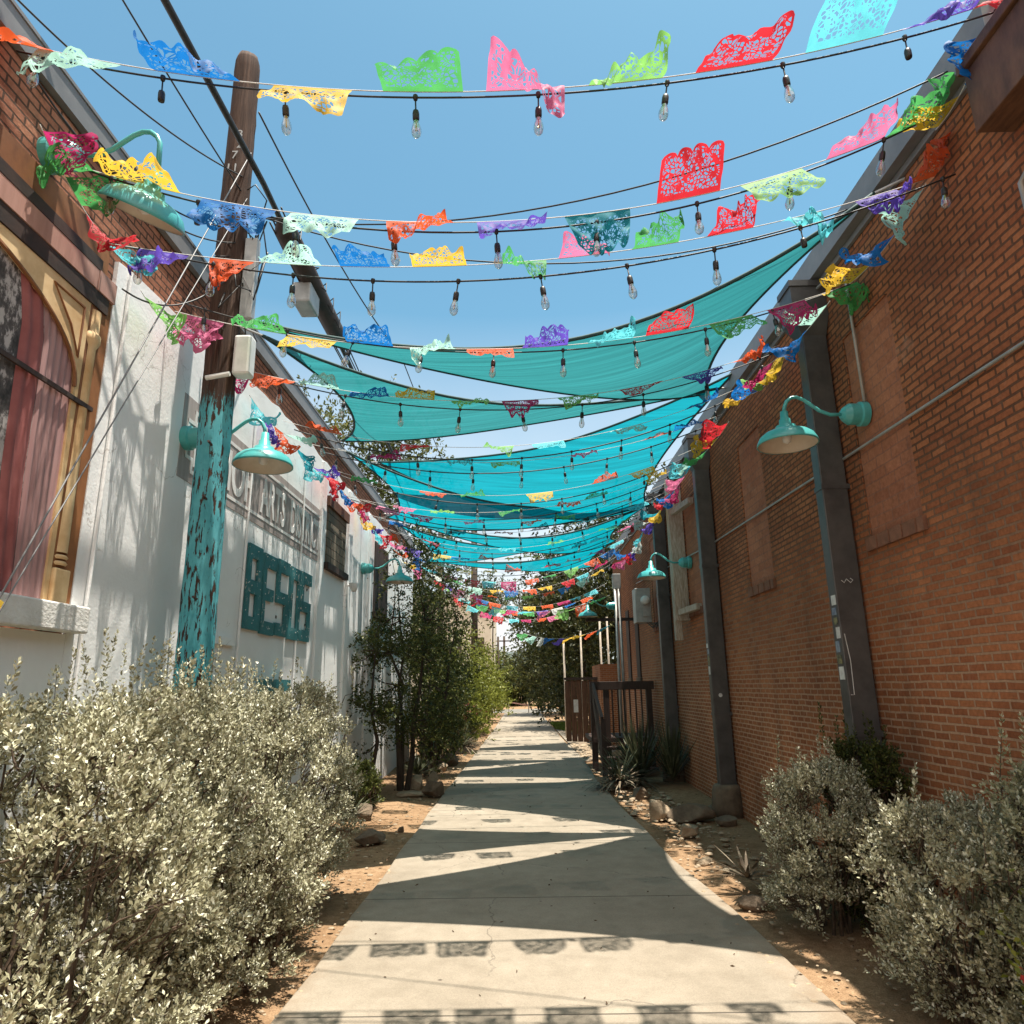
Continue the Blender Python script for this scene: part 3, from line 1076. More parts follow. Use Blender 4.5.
t = thing("meter_box", "pale grey electric box with a round meter and cables on the brick wall", "meter box", (WR, 13.4, 2.75))
MB().box(-.42, -.12, 0, .34, 0, .66).build("cabinet", M["lt_metal"], t, bevel=.01)
MB().lathe([(.0, -.13), (.07, -.13), (.085, -.09), (.085, 0)], 18, (-.24, 0, .42), "Y").build("meter", M["white_ins"], t, smooth=True)
MB().box(-.30, -.16, -.04, 0, .12, .24).build("cover", M["lt_metal"], t)
cb = MB()
for k in range(5):
    cb.tube([(-.2 + .04 * k, .1, 0), (-.15 + .05 * k, -.2 - .1 * k, -.12), (-.05, -.6 - .1 * k, .05 + .06 * k), (-.03, -.9, .5 + .1 * k)], .012, 6)
cb.build("cables", M["black_rubber"], t)

t = thing("wooden_bracket", "tall weathered white timber post with two short arms fixed to the brick wall", "wooden post", (WR, 10.9, 2.25))
MB().box(-.24, -.13, 0, .10, 0, 2.6).build("post", M["whitewood"], t, bevel=.006)
MB().box(-.235, -.01, -.06, -.003, .3, 2.55).build("board", M["whitewood"], t, bevel=.006)
for z in (.42, 2.02):
    MB().bar((-.16, -.1, z), (-.05, -.78, z + .02), .09, .09).build("arm", M["whitewood"], t, bevel=.006)

t = thing("conduit_mast", "grey steel service mast standing beside the far end of the brick wall", "mast", (2.24, 16, 0))
for dx in (0, .09):
    MB().tube([(dx, 0, 0), (dx, 0, 4.0 - dx)], .035, 10).build("pipe", M["lt_metal"], t, smooth=True)
MB().box(-.05, .14, -.06, .06, 3.75, 4.1).build("weather_head", M["lt_metal"], t, bevel=.01)
MB().bar((-.7, 0, 3.05), (.4, 0, 3.05), .05, .07).build("arm", M["dkwood"], t)


# ------------------------------------------------------------------ wall lamps
def make_lamp(label, loc, side, drop=.0, reach=.62, group="turquoise gooseneck wall lamps"):
    """side +1: lamp sticks out to +x"""
    t = thing("wall_lamp", label, "wall lamp", loc, 0 if side > 0 else math.pi, group)
    MB().lathe([(.0, 0), (.095, 0), (.095, .05), (.082, .06), (.082, .13), (.055, .17), (.03, .19), (.0, .19)], 32, (0, 0, 0), "X").build("wall_mount", M["teal_enamel"], t)
    pts = [(.18, 0, 0), (.27, 0, .0), (.35, 0, .035)]
    for f, zz in ((.66, .085), (.74, .125), (.82, .148), (.89, .145), (.95, .115), (.985, .07), (1.0, .02 - drop)):
        pts.append((reach * f, 0, zz))
    MB().tube(pts, .014, 10).build("gooseneck", M["teal_enamel"], t, smooth=True)
    z = .02 - drop
    s = MB().lathe([(.0, z + .01), (.028, z + .01), (.032, z - .05), (.042, z - .055), (.044, z - .10), (.072, z - .108), (.082, z - .135), (.088, z - .14),
                    (.125, z - .15), (.165, z - .168), (.197, z - .195), (.213, z - .225), (.221, z - .245), (.223, z - .258), (.214, z - .258)], 36, (reach, 0, 0)).build("shade", M["teal_enamel"], t, smooth=True)
    MB().lathe([(.219, z - .2575), (.208, z - .228), (.185, z - .195), (.12, z - .158), (.03, z - .15), (0, z - .15)], 36, (reach, 0, 0)).build("lining", M["shade_in"], s, smooth=True)
    MB().lathe([(0, z - .25), (.03, z - .235), (.036, z - .20), (.02, z - .155)], 14, (reach, 0, 0)).build("bulb", M["white_ins"], s, smooth=True)
    return t


bent = make_lamp("turquoise gooseneck lamp on the red brick band above the painted arched window", (WL, 3.18, 4.47), 1, drop=.13)
for ch in bent.children:
    if ch.name.startswith("shade"):       # knocked askew: its mouth leans back to the wall
        ch.matrix_local = Matrix.Translation((.62, 0, -.11)) @ Matrix.Rotation(math.radians(24), 4, "Y") @ Matrix.Rotation(math.radians(16), 4, "X") @ Matrix.Translation((-.62, 0, .11))
make_lamp("turquoise gooseneck lamp whose arm passes behind the leaning pole with flaking turquoise paint", (WL, 4.99, 3.49), 1)
make_lamp("small turquoise gooseneck lamp among the dark tree leaves on the white wall", (WL, 11.14, 3.5), 1)
make_lamp("turquoise gooseneck lamp on the dark brick wall beside the first downspout", (WR, 4.97, 3.58), -1)
make_lamp("turquoise gooseneck lamp above the grey meter box on the brick wall", (WR, 10.6, 3.42), -1)
make_lamp("tiny turquoise lamp hanging beside the grey service mast at the far end", (2.2, 15.9, 3.35), -1)

t = thing("floodlight", "small white floodlight on the stucco wall beside the boarded window", "floodlight", (WL, 10.1, 3.08))
MB().lathe([(.0, 0), (.05, 0), (.05, .03), (.0, .03)], 14, (0, 0, 0), "X").build("base", M["white_ins"], t, smooth=True)
MB().tube([(.03, 0, 0), (.10, 0, -.02), (.13, -.02, -.03)], .015, 8).build("arm", M["white_ins"], t)
MB().lathe([(.03, 0), (.05, .03), (.075, .12), (.07, .125), (.0, .10)], 16, (.13, -.02, -.10), "Z").build("head", M["white_ins"], t, smooth=True)

# ------------------------------------------------------------------ utility pole and its wires
t = thing("utility_pole", "old timber utility pole with flaking turquoise paint on its lower half", "utility pole", (-2.19, 4.75, 0))
mb = MB()
prof = [(.124, 0), (.121, 1), (.118, 2), (.116, 3), (.114, 4), (.110, 5), (.104, 6), (.098, 6.78), (.085, 6.82), (.0, 6.82)]
n = 28
vv, ff = [], []
hs = np.concatenate([np.linspace(0, 6.78, 70), [6.83, 6.84]])
for h in hs:
    r = np.interp(h, [p[1] for p in prof[:8]], [p[0] for p in prof[:8]]) if h <= 6.78 else (.085 if h < 6.835 else .002)
    for k in range(n):
        a = 2 * math.pi * k / n
        rr = r * (1 + .02 * math.sin(5 * a + h * .6) + .018 * rng.normal())
        vv.append((rr * math.cos(a) - .006 * h, rr * math.sin(a), h))
for i in range(len(hs) - 1):
    for k in range(n):
        ff.append((i * n + k, i * n + (k + 1) % n, (i + 1) * n + (k + 1) % n, (i + 1) * n + k))
mb.add(vv, ff).build("pole_shaft", M["pole"], t, smooth=True)
MB().box(.09, .19, -.04, .03, 4.35, 5.05).build("cable_guard", M["lt_metal"], t, bevel=.008)
MB().box(.10, .23, -.10, .02, 3.86, 4.18).build("terminal_box", M["white_ins"], t, bevel=.02)
MB().tube([(-.05, -.16, 3.80), (.12, -.16, 3.83)], .018, 10).build("bracket", M["white_ins"], t)
for k, (ch, dx, z) in enumerate((("3", .02, 5.92), ("2", .02, 5.82), ("7", -.01, 5.72), ("1", -.035, 5.60), ("1", .02, 5.60))):
    me, w = text_mesh(ch, .07, .004, 1, .0)
    o = obj("number", me, M["lt_metal"], t)
    o.matrix_local = Matrix(((1, 0, 0, dx - .03), (0, 0, 1, -.122), (0, 1, 0, z), (0, 0, 0, 1)))
cl = MB()
for k in range(12):
    a = rng.uniform(0, 6.28)
    h = rng.uniform(4.5, 5.6)
    c, s_ = math.cos(a), math.sin(a)
    cl.tube([(.11 * c, .11 * s_, h), (.22 * c, .2 * s_, h - .12 + rng.uniform(-.1, .25)), (.15 * c + .1, .15 * s_ + .1, h + rng.uniform(-.3, .3)), (.1, .12, h - .3)], .006, 5)
cl.build("wire_loops", M["black_rubber"], t, smooth=True)
bolts = MB()
for z in (2.2, 2.9, 3.3, 4.2, 4.9):
    bolts.tube([(.02, -.12, z), (.02, -.175, z + .01)], .009, 6)
bolts.build("bolts", M["dkwood"], t)


def wire(name, pts, r, label, sag=0.0, mat=None, cat="cable", n=24, group=None):
    P_ = [Vector(p) for p in pts]
    out = []
    for a, b in zip(P_[:-1], P_[1:]):
        for i in range(n):
            q = i / n
            p = a.lerp(b, q)
            p.z -= 4 * sag * q * (1 - q)
            out.append(p)
    out.append(P_[-1])
    o = MB().tube(out, r, 6).build(name, mat or M["black_rubber"], smooth=True)
    return tag(o, label, cat, group)


wire("guy_wire", [(-2.12, 4.72, 5.85), (-2.10, 2.77, 1.98), (-2.09, 1.72, .0)], .0045, "steel guy wire running from the pole top down to its yellow guard", 0, M["cap_metal"], "guy wire")
wire("guy_wire", [(-2.12, 4.74, 5.45), (-2.075, 2.77, 1.96), (-2.06, 1.72, .0)], .0035, "thinner steel guy wire fixed lower on the pole, beside the other guy", 0, M["cap_metal"], "guy wire")
tag(MB().tube([(-2.095, 2.76, 1.96), (-2.08, 1.72, .02)], .02, 10).build("guy_guard", M["yellow_pl"], smooth=True), "yellow plastic guard over the foot of the guy wires", "guard")

t = thing("telephone_cable", "thick black cable bundle crossing the pole and running down the alley overhead", "cable", (-2.05, 5, 5.6))
mb = MB().tube([(0.02, -11, .1), (.0, -1.8, .0), (0.02, -.2, .02), (.0, 2, -.06), (-.02, 9, -.3), (-.4, 25, -.1), (-.5, 40, 0)], .025, 8)
mb.build("cable", M["black_rubber"], t, smooth=True)
mb = MB().tube([(.01, .25, .02), (.02, .35, -.01), (.03, 2.2, -.09), (.03, 2.35, -.09)], [.04, .10, .10, .04], 12)
mb.build("splice_case", M["mural_dark"], t, smooth=True)
mb = MB()
for k in range(5):
    a = k * 1.3
    mb.tube([(.09 * math.cos(a), .2, .02 + .09 * math.sin(a)), (.10 * math.cos(a + .3), 1.2, -.04 + .1 * math.sin(a + .3)), (.07 * math.cos(a), 3.2, -.10 + .05 * math.sin(a))], .008, 5)
for k in range(6):
    y = .3 + .28 * k
    mb.tube([(.06, y, -.02), (.16, y + .05, -.12 + .1 * math.sin(k)), (.13, y + .15, .05), (.05, y + .2, .02)], .006, 5)
mb.build("loops", M["black_rubber"], t, smooth=True)
MB().box(-.11, .07, .98, 1.30, -.34, -.12).build("junction_box", M["lt_metal"], t, bevel=.02)

wire("service_wire", [(-2.1, 4.75, 6.28), (-1.62, 9, 6.2), (-1.2, 30, 6.4)], .008, "thin black wire slanting from the pole top towards the far sails", .15)
for k, (z, b, lab) in enumerate(((5.45, (-2.6, 1.0, 6.2), "thin black drop wire from the pole toward the arched window"),
                                 (5.05, (-2.55, 6.2, 4.95), "short black drop wire sagging from the pole to the stucco building roof"),
                                 (5.25, (2.68, 3.3, 5.1), "bare black wire crossing the alley between two strings of bulbs"),
                                 (4.75, (-2.5, 3.9, 4.1), "slack black drop wire looping from the pole towards the painted window"),
                                 (5.6, (-2.6, 2.6, 5.1), "thin black drop wire from below the pole numbers to the roof edge"),
                                 (5.15, (-2.58, 3.4, 4.95), "sagging black drop wire from the pole to the brick band"),
                                 (5.0, (-2.58, 3.0, 4.85), "lower sagging black drop wire from the pole to the brick band"),
                                 (5.3, (2.68, 4.6, 5.15), "second thin wire crossing the alley, ending nearer the first downspout"))):
    wire("service_wire", [(-2.15, 4.7, z), b], .006, lab, (.1, .15, .45, .2, .12, .22, .28, .5)[k])


# ------------------------------------------------------------------ strings of bulbs and cut-paper bunting
def string_pt(a, b, sag, t):
    p = Vector(a).lerp(Vector(b), t)
    p.z -= 4 * sag * t * (1 - t)
    return p


HOLD = MB()
HOLD.lathe([(0, -.0), (.004, 0), (.004, -.075)], 8)
HOLD.lathe([(.012, .012), (.014, .0), (.010, -.014), (0, -.014)], 8)
HOLD.lathe([(0, -.07), (.014, -.072), (.017, -.085), (.017, -.115), (.015, -.125), (0, -.125)], 12)
HOLD_ME = HOLD.mesh("lamp_holder", True)
HOLD_ME.materials.append(M["black_rubber"])
BULB_ME = MB().lathe([(.012, -.122), (.015, -.135), (.024, -.165), (.026, -.185), (.021, -.205), (.010, -.217), (0, -.22)], 14).mesh("bulb", True)
BULB_ME.materials.append(M["glass"])
FIL_ME = MB().tube([(0, 0, -.125), (.004, 0, -.18), (-.004, 0, -.18), (0, 0, -.125)], .003, 5).mesh("filament", True)
FIL_ME.materials.append(M["filament"])


def light_string(label, a, b, sag, ts, near):
    t = thing("string_light", label, "string lights", tuple(Vector(a)), 0, "strings of bulbs across the alley")
    A = Vector(a)
    MB().tube([string_pt(a, b, sag, q) - A for q in np.linspace(0, 1, 41)], .0055 if near else .007, 6).build("cable", M["black_rubber"], t, smooth=True)
    for q in ts:
        h = obj("lamp_holder", HOLD_ME, None, t)
        h.location = string_pt(a, b, sag, q) - A
        h.rotation_euler = (rng.normal() * .10, rng.normal() * .10, rng.uniform(0, 6))
        if rng.uniform() > .06:
            bl = obj("bulb", BULB_ME, None, h)
            if near:
                obj("filament", FIL_ME, None, bl)


def flag_mesh(p0, p1, h, th0, curl=0.0, twist=0.0, pinch=0.0, crumple=.02, nu=32, nv=12):
    """paper edge from p0 to p1; th0 0 hangs down, 90 blows to the viewer's side, 180 up"""
    p0, p1 = Vector(p0), Vector(p1)
    e = p1 - p0
    w = e.length
    e.normalize()
    side = Vector((e.y, -e.x, 0)).normalized()      # towards the viewer for a left-to-right string
    up = side.cross(e).normalized()
    if up.z < 0:
        up = -up
    ph = rng.uniform(0, 6.28, 6)
    me = bpy.data.meshes.new("flag")
    V, UV = [], []
    rows = []
    for i in range(nu + 1):
        u = i / nu
        scal = .89 + .11 * abs(math.sin(math.pi * u * 4)) ** .5
        q = Vector((0, 0, 0))
        colv = []
        prev = 0.0
        for j in range(nv + 1):
            v = j / nv
            th = math.radians(th0 + curl * v + twist * (u - .5) * 2 * v) + .25 * math.sin(3 * v + ph[0] + 2 * u) * v
            d = side * math.sin(th) - up * math.cos(th)
            if j:
                q = q + d * (h * scal / nv)
            uu = .5 + (u - .5) * (1 - pinch * v ** 1.3)
            nrm = side * math.cos(th) + up * math.sin(th)
            off = crumple * v * (math.sin(9 * u + 5 * v + ph[1]) + .7 * math.sin(17 * u - 8 * v + ph[2]) + .5 * math.sin(26 * u + 13 * v + ph[3]))
            colv.append(p0 + e * (w * uu) + q + nrm * off)
            UV.append((u, v))
        rows.append(colv)
    verts = [p for c in rows for p in c]
    F = [(i * (nv + 1) + j, (i + 1) * (nv + 1) + j, (i + 1) * (nv + 1) + j + 1, i * (nv + 1) + j + 1) for i in range(nu) for j in range(nv)]
    me.from_pydata([tuple(p) for p in verts], [], F)
    uvl = me.uv_layers.new(name="UVMap")
    li = np.zeros(len(me.loops), dtype=np.int32)
    me.loops.foreach_get("vertex_index", li)
    UVa = np.array(UV, dtype=np.float32)[li]
    uvl.data.foreach_set("uv", UVa.reshape(-1))
    me.polygons.foreach_set("use_smooth", [True] * len(me.polygons))
    me.update()
    return me


def bunting(label, a, b, sag, flags, group="cut paper buntings"):
    """flags: (t, colour, th0, curl, twist, pinch, crumple, width, height)"""
    t = thing("paper_bunting", label, "bunting", tuple(Vector(a)), 0, group)
    A = Vector(a)
    MB().tube([string_pt(a, b, sag, q) - A for q in np.linspace(0, 1, 41)], .003, 5).build("cord", M["cord"], t, smooth=True)
    Lg = (Vector(b) - A).length
    for (q, colour, th0, curl, twist, pinch, crum, w, h) in flags:
        dq = w / Lg / 2
        me = flag_mesh(string_pt(a, b, sag, q - dq) - A, string_pt(a, b, sag, q + dq) - A, h, th0, curl, twist, pinch, crum)
        o = obj("flag", me, PAPER[colour], t)
        o["label"] = "%s cut paper flag" % colour
    return t


def TH(elev, r):
    """angle of a paper held out by the wind so that the street sees a share r of it (below the cord if negative)"""
    return 90 - elev + math.degrees(math.asin(max(-1, min(1, r))))


def F_(q, c, th=100, curl=8, tw=0, pi_=.0, cr=.012, w=.43, h=.31):
    return (q, c, th, curl, tw, pi_, cr, w, h)


# first string, over the leaning pole
E1 = 46
a, b = (-2.52, 2.81, 4.83), (2.62, 2.93, 5.11)
bunting("first paper bunting from the camera, its yellow flag over the pole top", a, b, .44, [
    F_(.0, "orange", TH(E1, .12), 8, 12, .2, .03, 0.405, 0.300), F_(.065, "mint", TH(E1, -.28), 10, 22, .25, .02, 0.433, 0.300), F_(.183, "blue", TH(E1, .24), 8, -16, .15, .025, 0.433, 0.300), F_(.297, "yellow", TH(E1, -.25), -5, -14, .0, .014, 0.396, 0.300),
    F_(.405, "green", TH(E1, .52), 5, 16, .02, .010, 0.405, 0.300), F_(.505, "pink", TH(E1, .15), 10, -75, .15, .035, 0.396, 0.348), F_(.605, "lime", TH(E1, .25), 15, 25, .1, .03, 0.377, 0.300), F_(.715, "red", TH(E1, .48), 8, 10, -.05, .018, 0.405, 0.300),
    F_(.83, "cyan", TH(E1, .88), -3, 5, -.06, .008, 0.424, 0.339), F_(.927, "purple", TH(E1, .22), 15, 40, .1, .025, 0.405, 0.300), F_(1.0, "red", TH(E1, .1), -10, 30, .4, .04, 0.405, 0.300)])
light_string("first string of clear bulbs from the camera, in front of the leaning pole's top", (-2.52, 2.82, 4.79), (2.62, 2.88, 5.0), .42, [.026, .149, .27, .398, .518, .645, .761, .887, .985], True)
# second string
E2 = 37
a, b = (-2.5, 3.2, 4.46), (2.62, 3.47, 4.92)
bunting("second paper bunting from the camera, running from the lamp above the arched window", a, b, .57, [
    F_(.02, "green", TH(E2, -.2), 20, 60, .6, .04, 0.262, 0.260), F_(.099, "yellow", TH(E2, .26), 15, 20, .1, .025, 0.366, 0.260), F_(.196, "blue", TH(E2, -.42), 0, 5, .05, .018, 0.401, 0.260), F_(.287, "mint", TH(E2, -.30), 4, 12, .08, .015, 0.375, 0.260),
    F_(.389, "orange", TH(E2, -.18), 10, 30, .2, .025, 0.375, 0.260), F_(.486, "purple", TH(E2, -.22), 8, 12, .03, .018, 0.375, 0.260), F_(.582, "teal", TH(E2, -.72), 0, 6, .35, .02, 0.375, 0.260), F_(.685, "red", TH(E2, .90), -4, 5, 0, .01, 0.375, 0.277),
    F_(.781, "lime", TH(E2, -.42), 5, 8, .0, .012, 0.375, 0.260), F_(.884, "pink", TH(E2, .68), -3, 24, -.02, .02, 0.375, 0.260), F_(.957, "green", TH(E2, .5), 25, 20, .1, .04, 0.375, 0.260)])
light_string("second string of clear bulbs from the camera, starting at the arched window's lamp", (-2.5, 3.2, 4.46), (2.62, 3.47, 4.93), .64, [.057, .152, .256, .36, .471, .581, .694, .803, .92], True)
# third string
E3 = 34
a, b = (-2.5, 3.7, 4.29), (2.62, 3.75, 4.67)
bunting("third paper bunting from the camera, an orange flag across the pole", a, b, .36, [
    F_(.07, "purple", TH(E3, -.45), 10, 30, .2, .03, 0.307, 0.250), F_(.152, "orange", TH(E3, -.5), 0, 20, .6, .025, 0.276, 0.250), F_(.228, "mint", TH(E3, .22), 8, 18, .15, .02, 0.330, 0.250), F_(.312, "blue", TH(E3, .45), 5, -14, 0, .018, 0.307, 0.234),
    F_(.401, "yellow", TH(E3, .30), 12, 16, .05, .02, 0.330, 0.250), F_(.5, "green", TH(E3, -.25), 20, -40, .2, .025, 0.292, 0.250), F_(.573, "pink", TH(E3, .42), -5, -24, .2, .02, 0.307, 0.234), F_(.66, "green", TH(E3, .42), 20, 30, .1, .035, 0.292, 0.250),
    F_(.752, "red", TH(E3, .52), 20, 30, .15, .03, 0.292, 0.250), F_(.84, "cyan", TH(E3, -.4), 20, -40, .4, .05, 0.261, 0.250), F_(.935, "purple", TH(E3, -.4), 20, 40, .4, .04, 0.276, 0.250), F_(1.0, "orange", TH(E3, .7), 20, 30, .2, .05, 0.230, 0.250)])
light_string("third string of clear bulbs from the camera, crossing below the pole's cable loops", (-2.5, 3.72, 4.31), (2.62, 3.49, 4.49), .47, [.039, .132, .23, .325, .425, .52, .619, .719, .818, .985], True)
# fourth string
E4 = 29
a, b = (-2.5, 4.55, 4.32), (2.62, 4.8, 4.59)
bunting("fourth paper bunting from the camera, just in front of the first sea green sail", a, b, .42, [
    F_(.041, "pink", 10, 15, 20, .2, .03, 0.316, 0.260), F_(.13, "green", TH(E4, .3), 10, 20, .1, .03, 0.340, 0.260), F_(.198, "yellow", TH(E4, -.3), 2, 5, 0, .01, 0.364, 0.260), F_(.281, "blue", TH(E4, .35), 10, 16, .1, .025, 0.340, 0.260), F_(.371, "mint", TH(E4, -.1), 10, 50, .25, .03, 0.340, 0.260),
    F_(.453, "orange", TH(E4, -.18), 4, 4, 0, .01, 0.340, 0.260), F_(.533, "purple", TH(E4, .3), 14, 24, .1, .03, 0.340, 0.260), F_(.629, "cyan", TH(E4, .25), 12, 24, .1, .025, 0.340, 0.260), F_(.714, "red", TH(E4, .6), 2, 6, -.02, .015, 0.332, 0.252), F_(.81, "green", TH(E4, -.4), 3, 5, 0, .01, 0.340, 0.260),
    F_(.896, "magenta", TH(E4, -.5), 8, 30, .3, .03, 0.300, 0.260), F_(.985, "green", TH(E4, -.6), 10, 40, .5, .05, 0.269, 0.260)])
light_string("fourth string of clear bulbs from the camera, before the first sea green sail", (-2.5, 4.53, 4.4), (2.62, 4.8, 4.59), .50, [.044, .163, .257, .356, .459, .559, .664, .771, .875], True)
# fifth string
E5 = 24
a, b = (-2.5, 5.44, 4.33), (2.62, 6.22, 4.82)
bunting("fifth paper bunting from the camera, below the first sea green sail", a, b, .46, [
    F_(.02, "magenta", 5, 10, 10, .1, .03, 0.285, 0.260), F_(.082, "orange", TH(E5, -.3), 10, 30, .2, .02, 0.340, 0.260), F_(.156, "mint", TH(E5, .15), 10, 30, .2, .02, 0.340, 0.260), F_(.239, "blue", TH(E5, -.15), 16, 20, .1, .025, 0.340, 0.260), F_(.315, "yellow", TH(E5, .15), 8, 14, 0, .02, 0.340, 0.260),
    F_(.409, "lime", TH(E5, -.15), 10, 20, .1, .02, 0.340, 0.260), F_(.497, "magenta", TH(E5, -.4), 10, 24, .3, .03, 0.340, 0.260), F_(.596, "lime", TH(E5, -.2), 10, 20, .1, .02, 0.340, 0.260), F_(.71, "red", TH(E5, -.12), 5, 14, 0, .01, 0.340, 0.260), F_(.83, "purple", TH(E5, -.2), 10, 30, .3, .02, 0.340, 0.260), F_(.93, "orange", TH(E5, .2), 20, 60, .4, .04, 0.340, 0.260)])
light_string("fifth string of clear bulbs from the camera, below the first sea green sail", (-2.5, 5.44, 4.33), (2.62, 6.24, 4.77), .52, [.09, .198, .29, .392, .499, .609, .723, .844, .957], True)

NUM = "sixth seventh eighth ninth tenth eleventh twelfth thirteenth fourteenth fifteenth sixteenth seventeenth eighteenth nineteenth twentieth".split()
COLS = ["red", "yellow", "blue", "green", "pink", "cyan", "orange", "purple", "mint", "lime", "magenta", "teal", "yellow", "white", "orange", "cyan"]
row_y = [7.05, 7.95, 8.8, 9.75, 10.7, 11.5, 12.5, 13.6, 14.8, 16.0, 17.2, 18.5, 20.0, 21.5, 23.0]
ends = {2: (4.44, 4.84)}
for k, y in enumerate(row_y):
    zl = 4.42 + .10 * rng.normal() * .5
    zr = 4.86 + .08 * rng.normal() * .5
    if y > 19:
        zl, zr = 4.75, 4.5
    sag = (.50, .42, .55, .48, .55, .5, .6, .55, .6, .7, .75, .75, .8, .8, .9)[k]
    a, b = (-2.5, y - .12, zl), (2.6, y + .18, zr)
    fl = []
    c0 = int(rng.integers(0, 16))
    nf = 10
    for i in range(nf):
        if y < 12.6 and (i + k) % 5 in (1, 3):
            continue
        q = .05 + .9 * (i + .5) / nf + rng.normal() * .008
        c = COLS[(c0 + i * 5 + int(rng.integers(0, 2))) % 16]
        fl.append(F_(q, c, TH(math.degrees(math.atan2(zl - sag - EYE, y)), float(np.clip(rng.normal(-.10 if y < 16 else -.45, .16 if y < 13 else .28), -.85, .55))), rng.uniform(-5, 15), rng.uniform(-25, 25), rng.uniform(-.02, .35), rng.uniform(.008, .028), rng.uniform(.32, .37), .27))
    cn = [f[1] for f in fl]
    bunting("%s paper bunting from the camera, its leftmost flags %s and %s" % (NUM[k], cn[0], cn[1]), a, b, sag, fl)
    if y < 19:
        nb = 9
        light_string("%s string of clear bulbs from the camera" % NUM[k] + (", over the path" if k % 2 else ", between the walls"), (-2.5, y + .25, zl + .04), (2.6, y + .45, zr), sag + .06,
                     [(i + .5 + rng.normal() * .04) / nb for i in range(nb)], False)

# lengths of bunting that run along the walls from one crossing to the next
runs = [
    (2.60, (3.0, 5.05), (3.55, 4.86), ["blue", "yellow"], "short bunting under the brown canopy beam with dark blue and yellow flags"),
    (2.60, (3.72, 4.62), (4.78, 4.58), ["mint", "blue", "yellow"], "bunting along the brick wall with pale mint, blue and yellow flags above the lamp"),
    (2.42, (4.75, 4.42), (6.3, 4.6), ["mint", "blue", "yellow", "magenta"], "bunting across the first downspout with mint, blue, yellow and magenta flags"),
    (2.56, (6.2, 4.55), (7.2, 4.72), ["lime", "blue", "yellow"], "bunting along the brick wall between the first two downspouts"),
    (2.40, (7.3, 4.45), (9.0, 4.55), ["red", "yellow", "green", "mint"], "bunting on the second downspout with red, yellow and green flags"),
    (2.40, (9.0, 4.5), (10.8, 4.55), ["cyan", "pink", "magenta", "blue", "red"], "bunting by the tall white timber post on the brick wall"),
    (2.36, (10.8, 4.4), (12.6, 4.5), ["yellow", "teal", "purple", "white", "red"], "bunting above the second lamp on the brick wall"),
    (2.36, (12.6, 4.4), (15.5, 4.3), ["cyan", "white", "purple", "red", "blue", "pink", "magenta"], "bunting near the meter box along the top of the brick wall"),
    (-2.44, (2.95, 4.46), (3.78, 4.22), ["magenta", "green", "red", "cyan"], "bunting hanging down the brown band above the arched window"),
    (-2.44, (4.0, 4.15), (4.7, 4.2), ["lime", "pink"], "bunting on the stucco wall just before the pole, green and pink"),
    (-2.46, (5.9, 4.25), (7.2, 4.3), ["cyan", "purple", "orange", "mint"], "bunting along the stucco wall above the painted sign's lettering"),
    (-2.46, (7.2, 4.25), (8.6, 4.3), ["teal", "cyan", "purple", "red"], "bunting along the stucco wall near the end of the painted sign"),
    (-2.44, (8.6, 4.35), (10.4, 4.35), ["red", "blue", "orange", "red", "magenta"], "bunting above the boarded window with red and orange flags"),
    (-2.44, (10.4, 4.3), (12.4, 4.3), ["yellow", "purple", "cyan", "red", "orange"], "bunting along the white wall above the small lamp in the tree"),
    (-2.40, (12.4, 4.25), (15.5, 4.2), ["pink", "orange", "white", "yellow", "blue", "pink"], "bunting running into the dark tree crown along the white wall")]
for x, (y0, z0), (y1, z1), cs, lab in runs:
    if x > 0:
        a, b = (x, y1, z1), (x, y0, z0)
    else:
        a, b = (x, y0, z0), (x, y1, z1)
    m_ = len(cs)
    ws = min(.34, .8 * (y1 - y0) / m_)
    cs_ = cs[::-1] if x > 0 else cs
    bunting(lab, a, b, .07, [F_((i + .5) / m_, c, rng.uniform(5, 75), rng.uniform(0, 50), rng.uniform(-60, 60), rng.uniform(.1, .5), .03, ws, .29) for i, c in enumerate(cs_)], "buntings along the walls")
# far bunting between the service mast and the trees
for k, (a, b, sag, n_, lab) in enumerate((((-1.2, 19, 3.9), (2.1, 15.9, 3.6), .35, 8, "bunting from the service mast across to the trees, above the other mast bunting"),
                                          ((.1, 21, 3.15), (2.15, 16.0, 2.95), .25, 9, "lowest bunting, hung from the service mast over the staircase"))):
    fl = [F_((i + .5) / n_, COLS[(i * 5 + k * 3) % 16], rng.uniform(0, 70), 30, rng.uniform(-50, 50), rng.uniform(0, .3), .02, .34, .28) for i in range(n_)]
    bunting(lab, a, b, sag, fl)


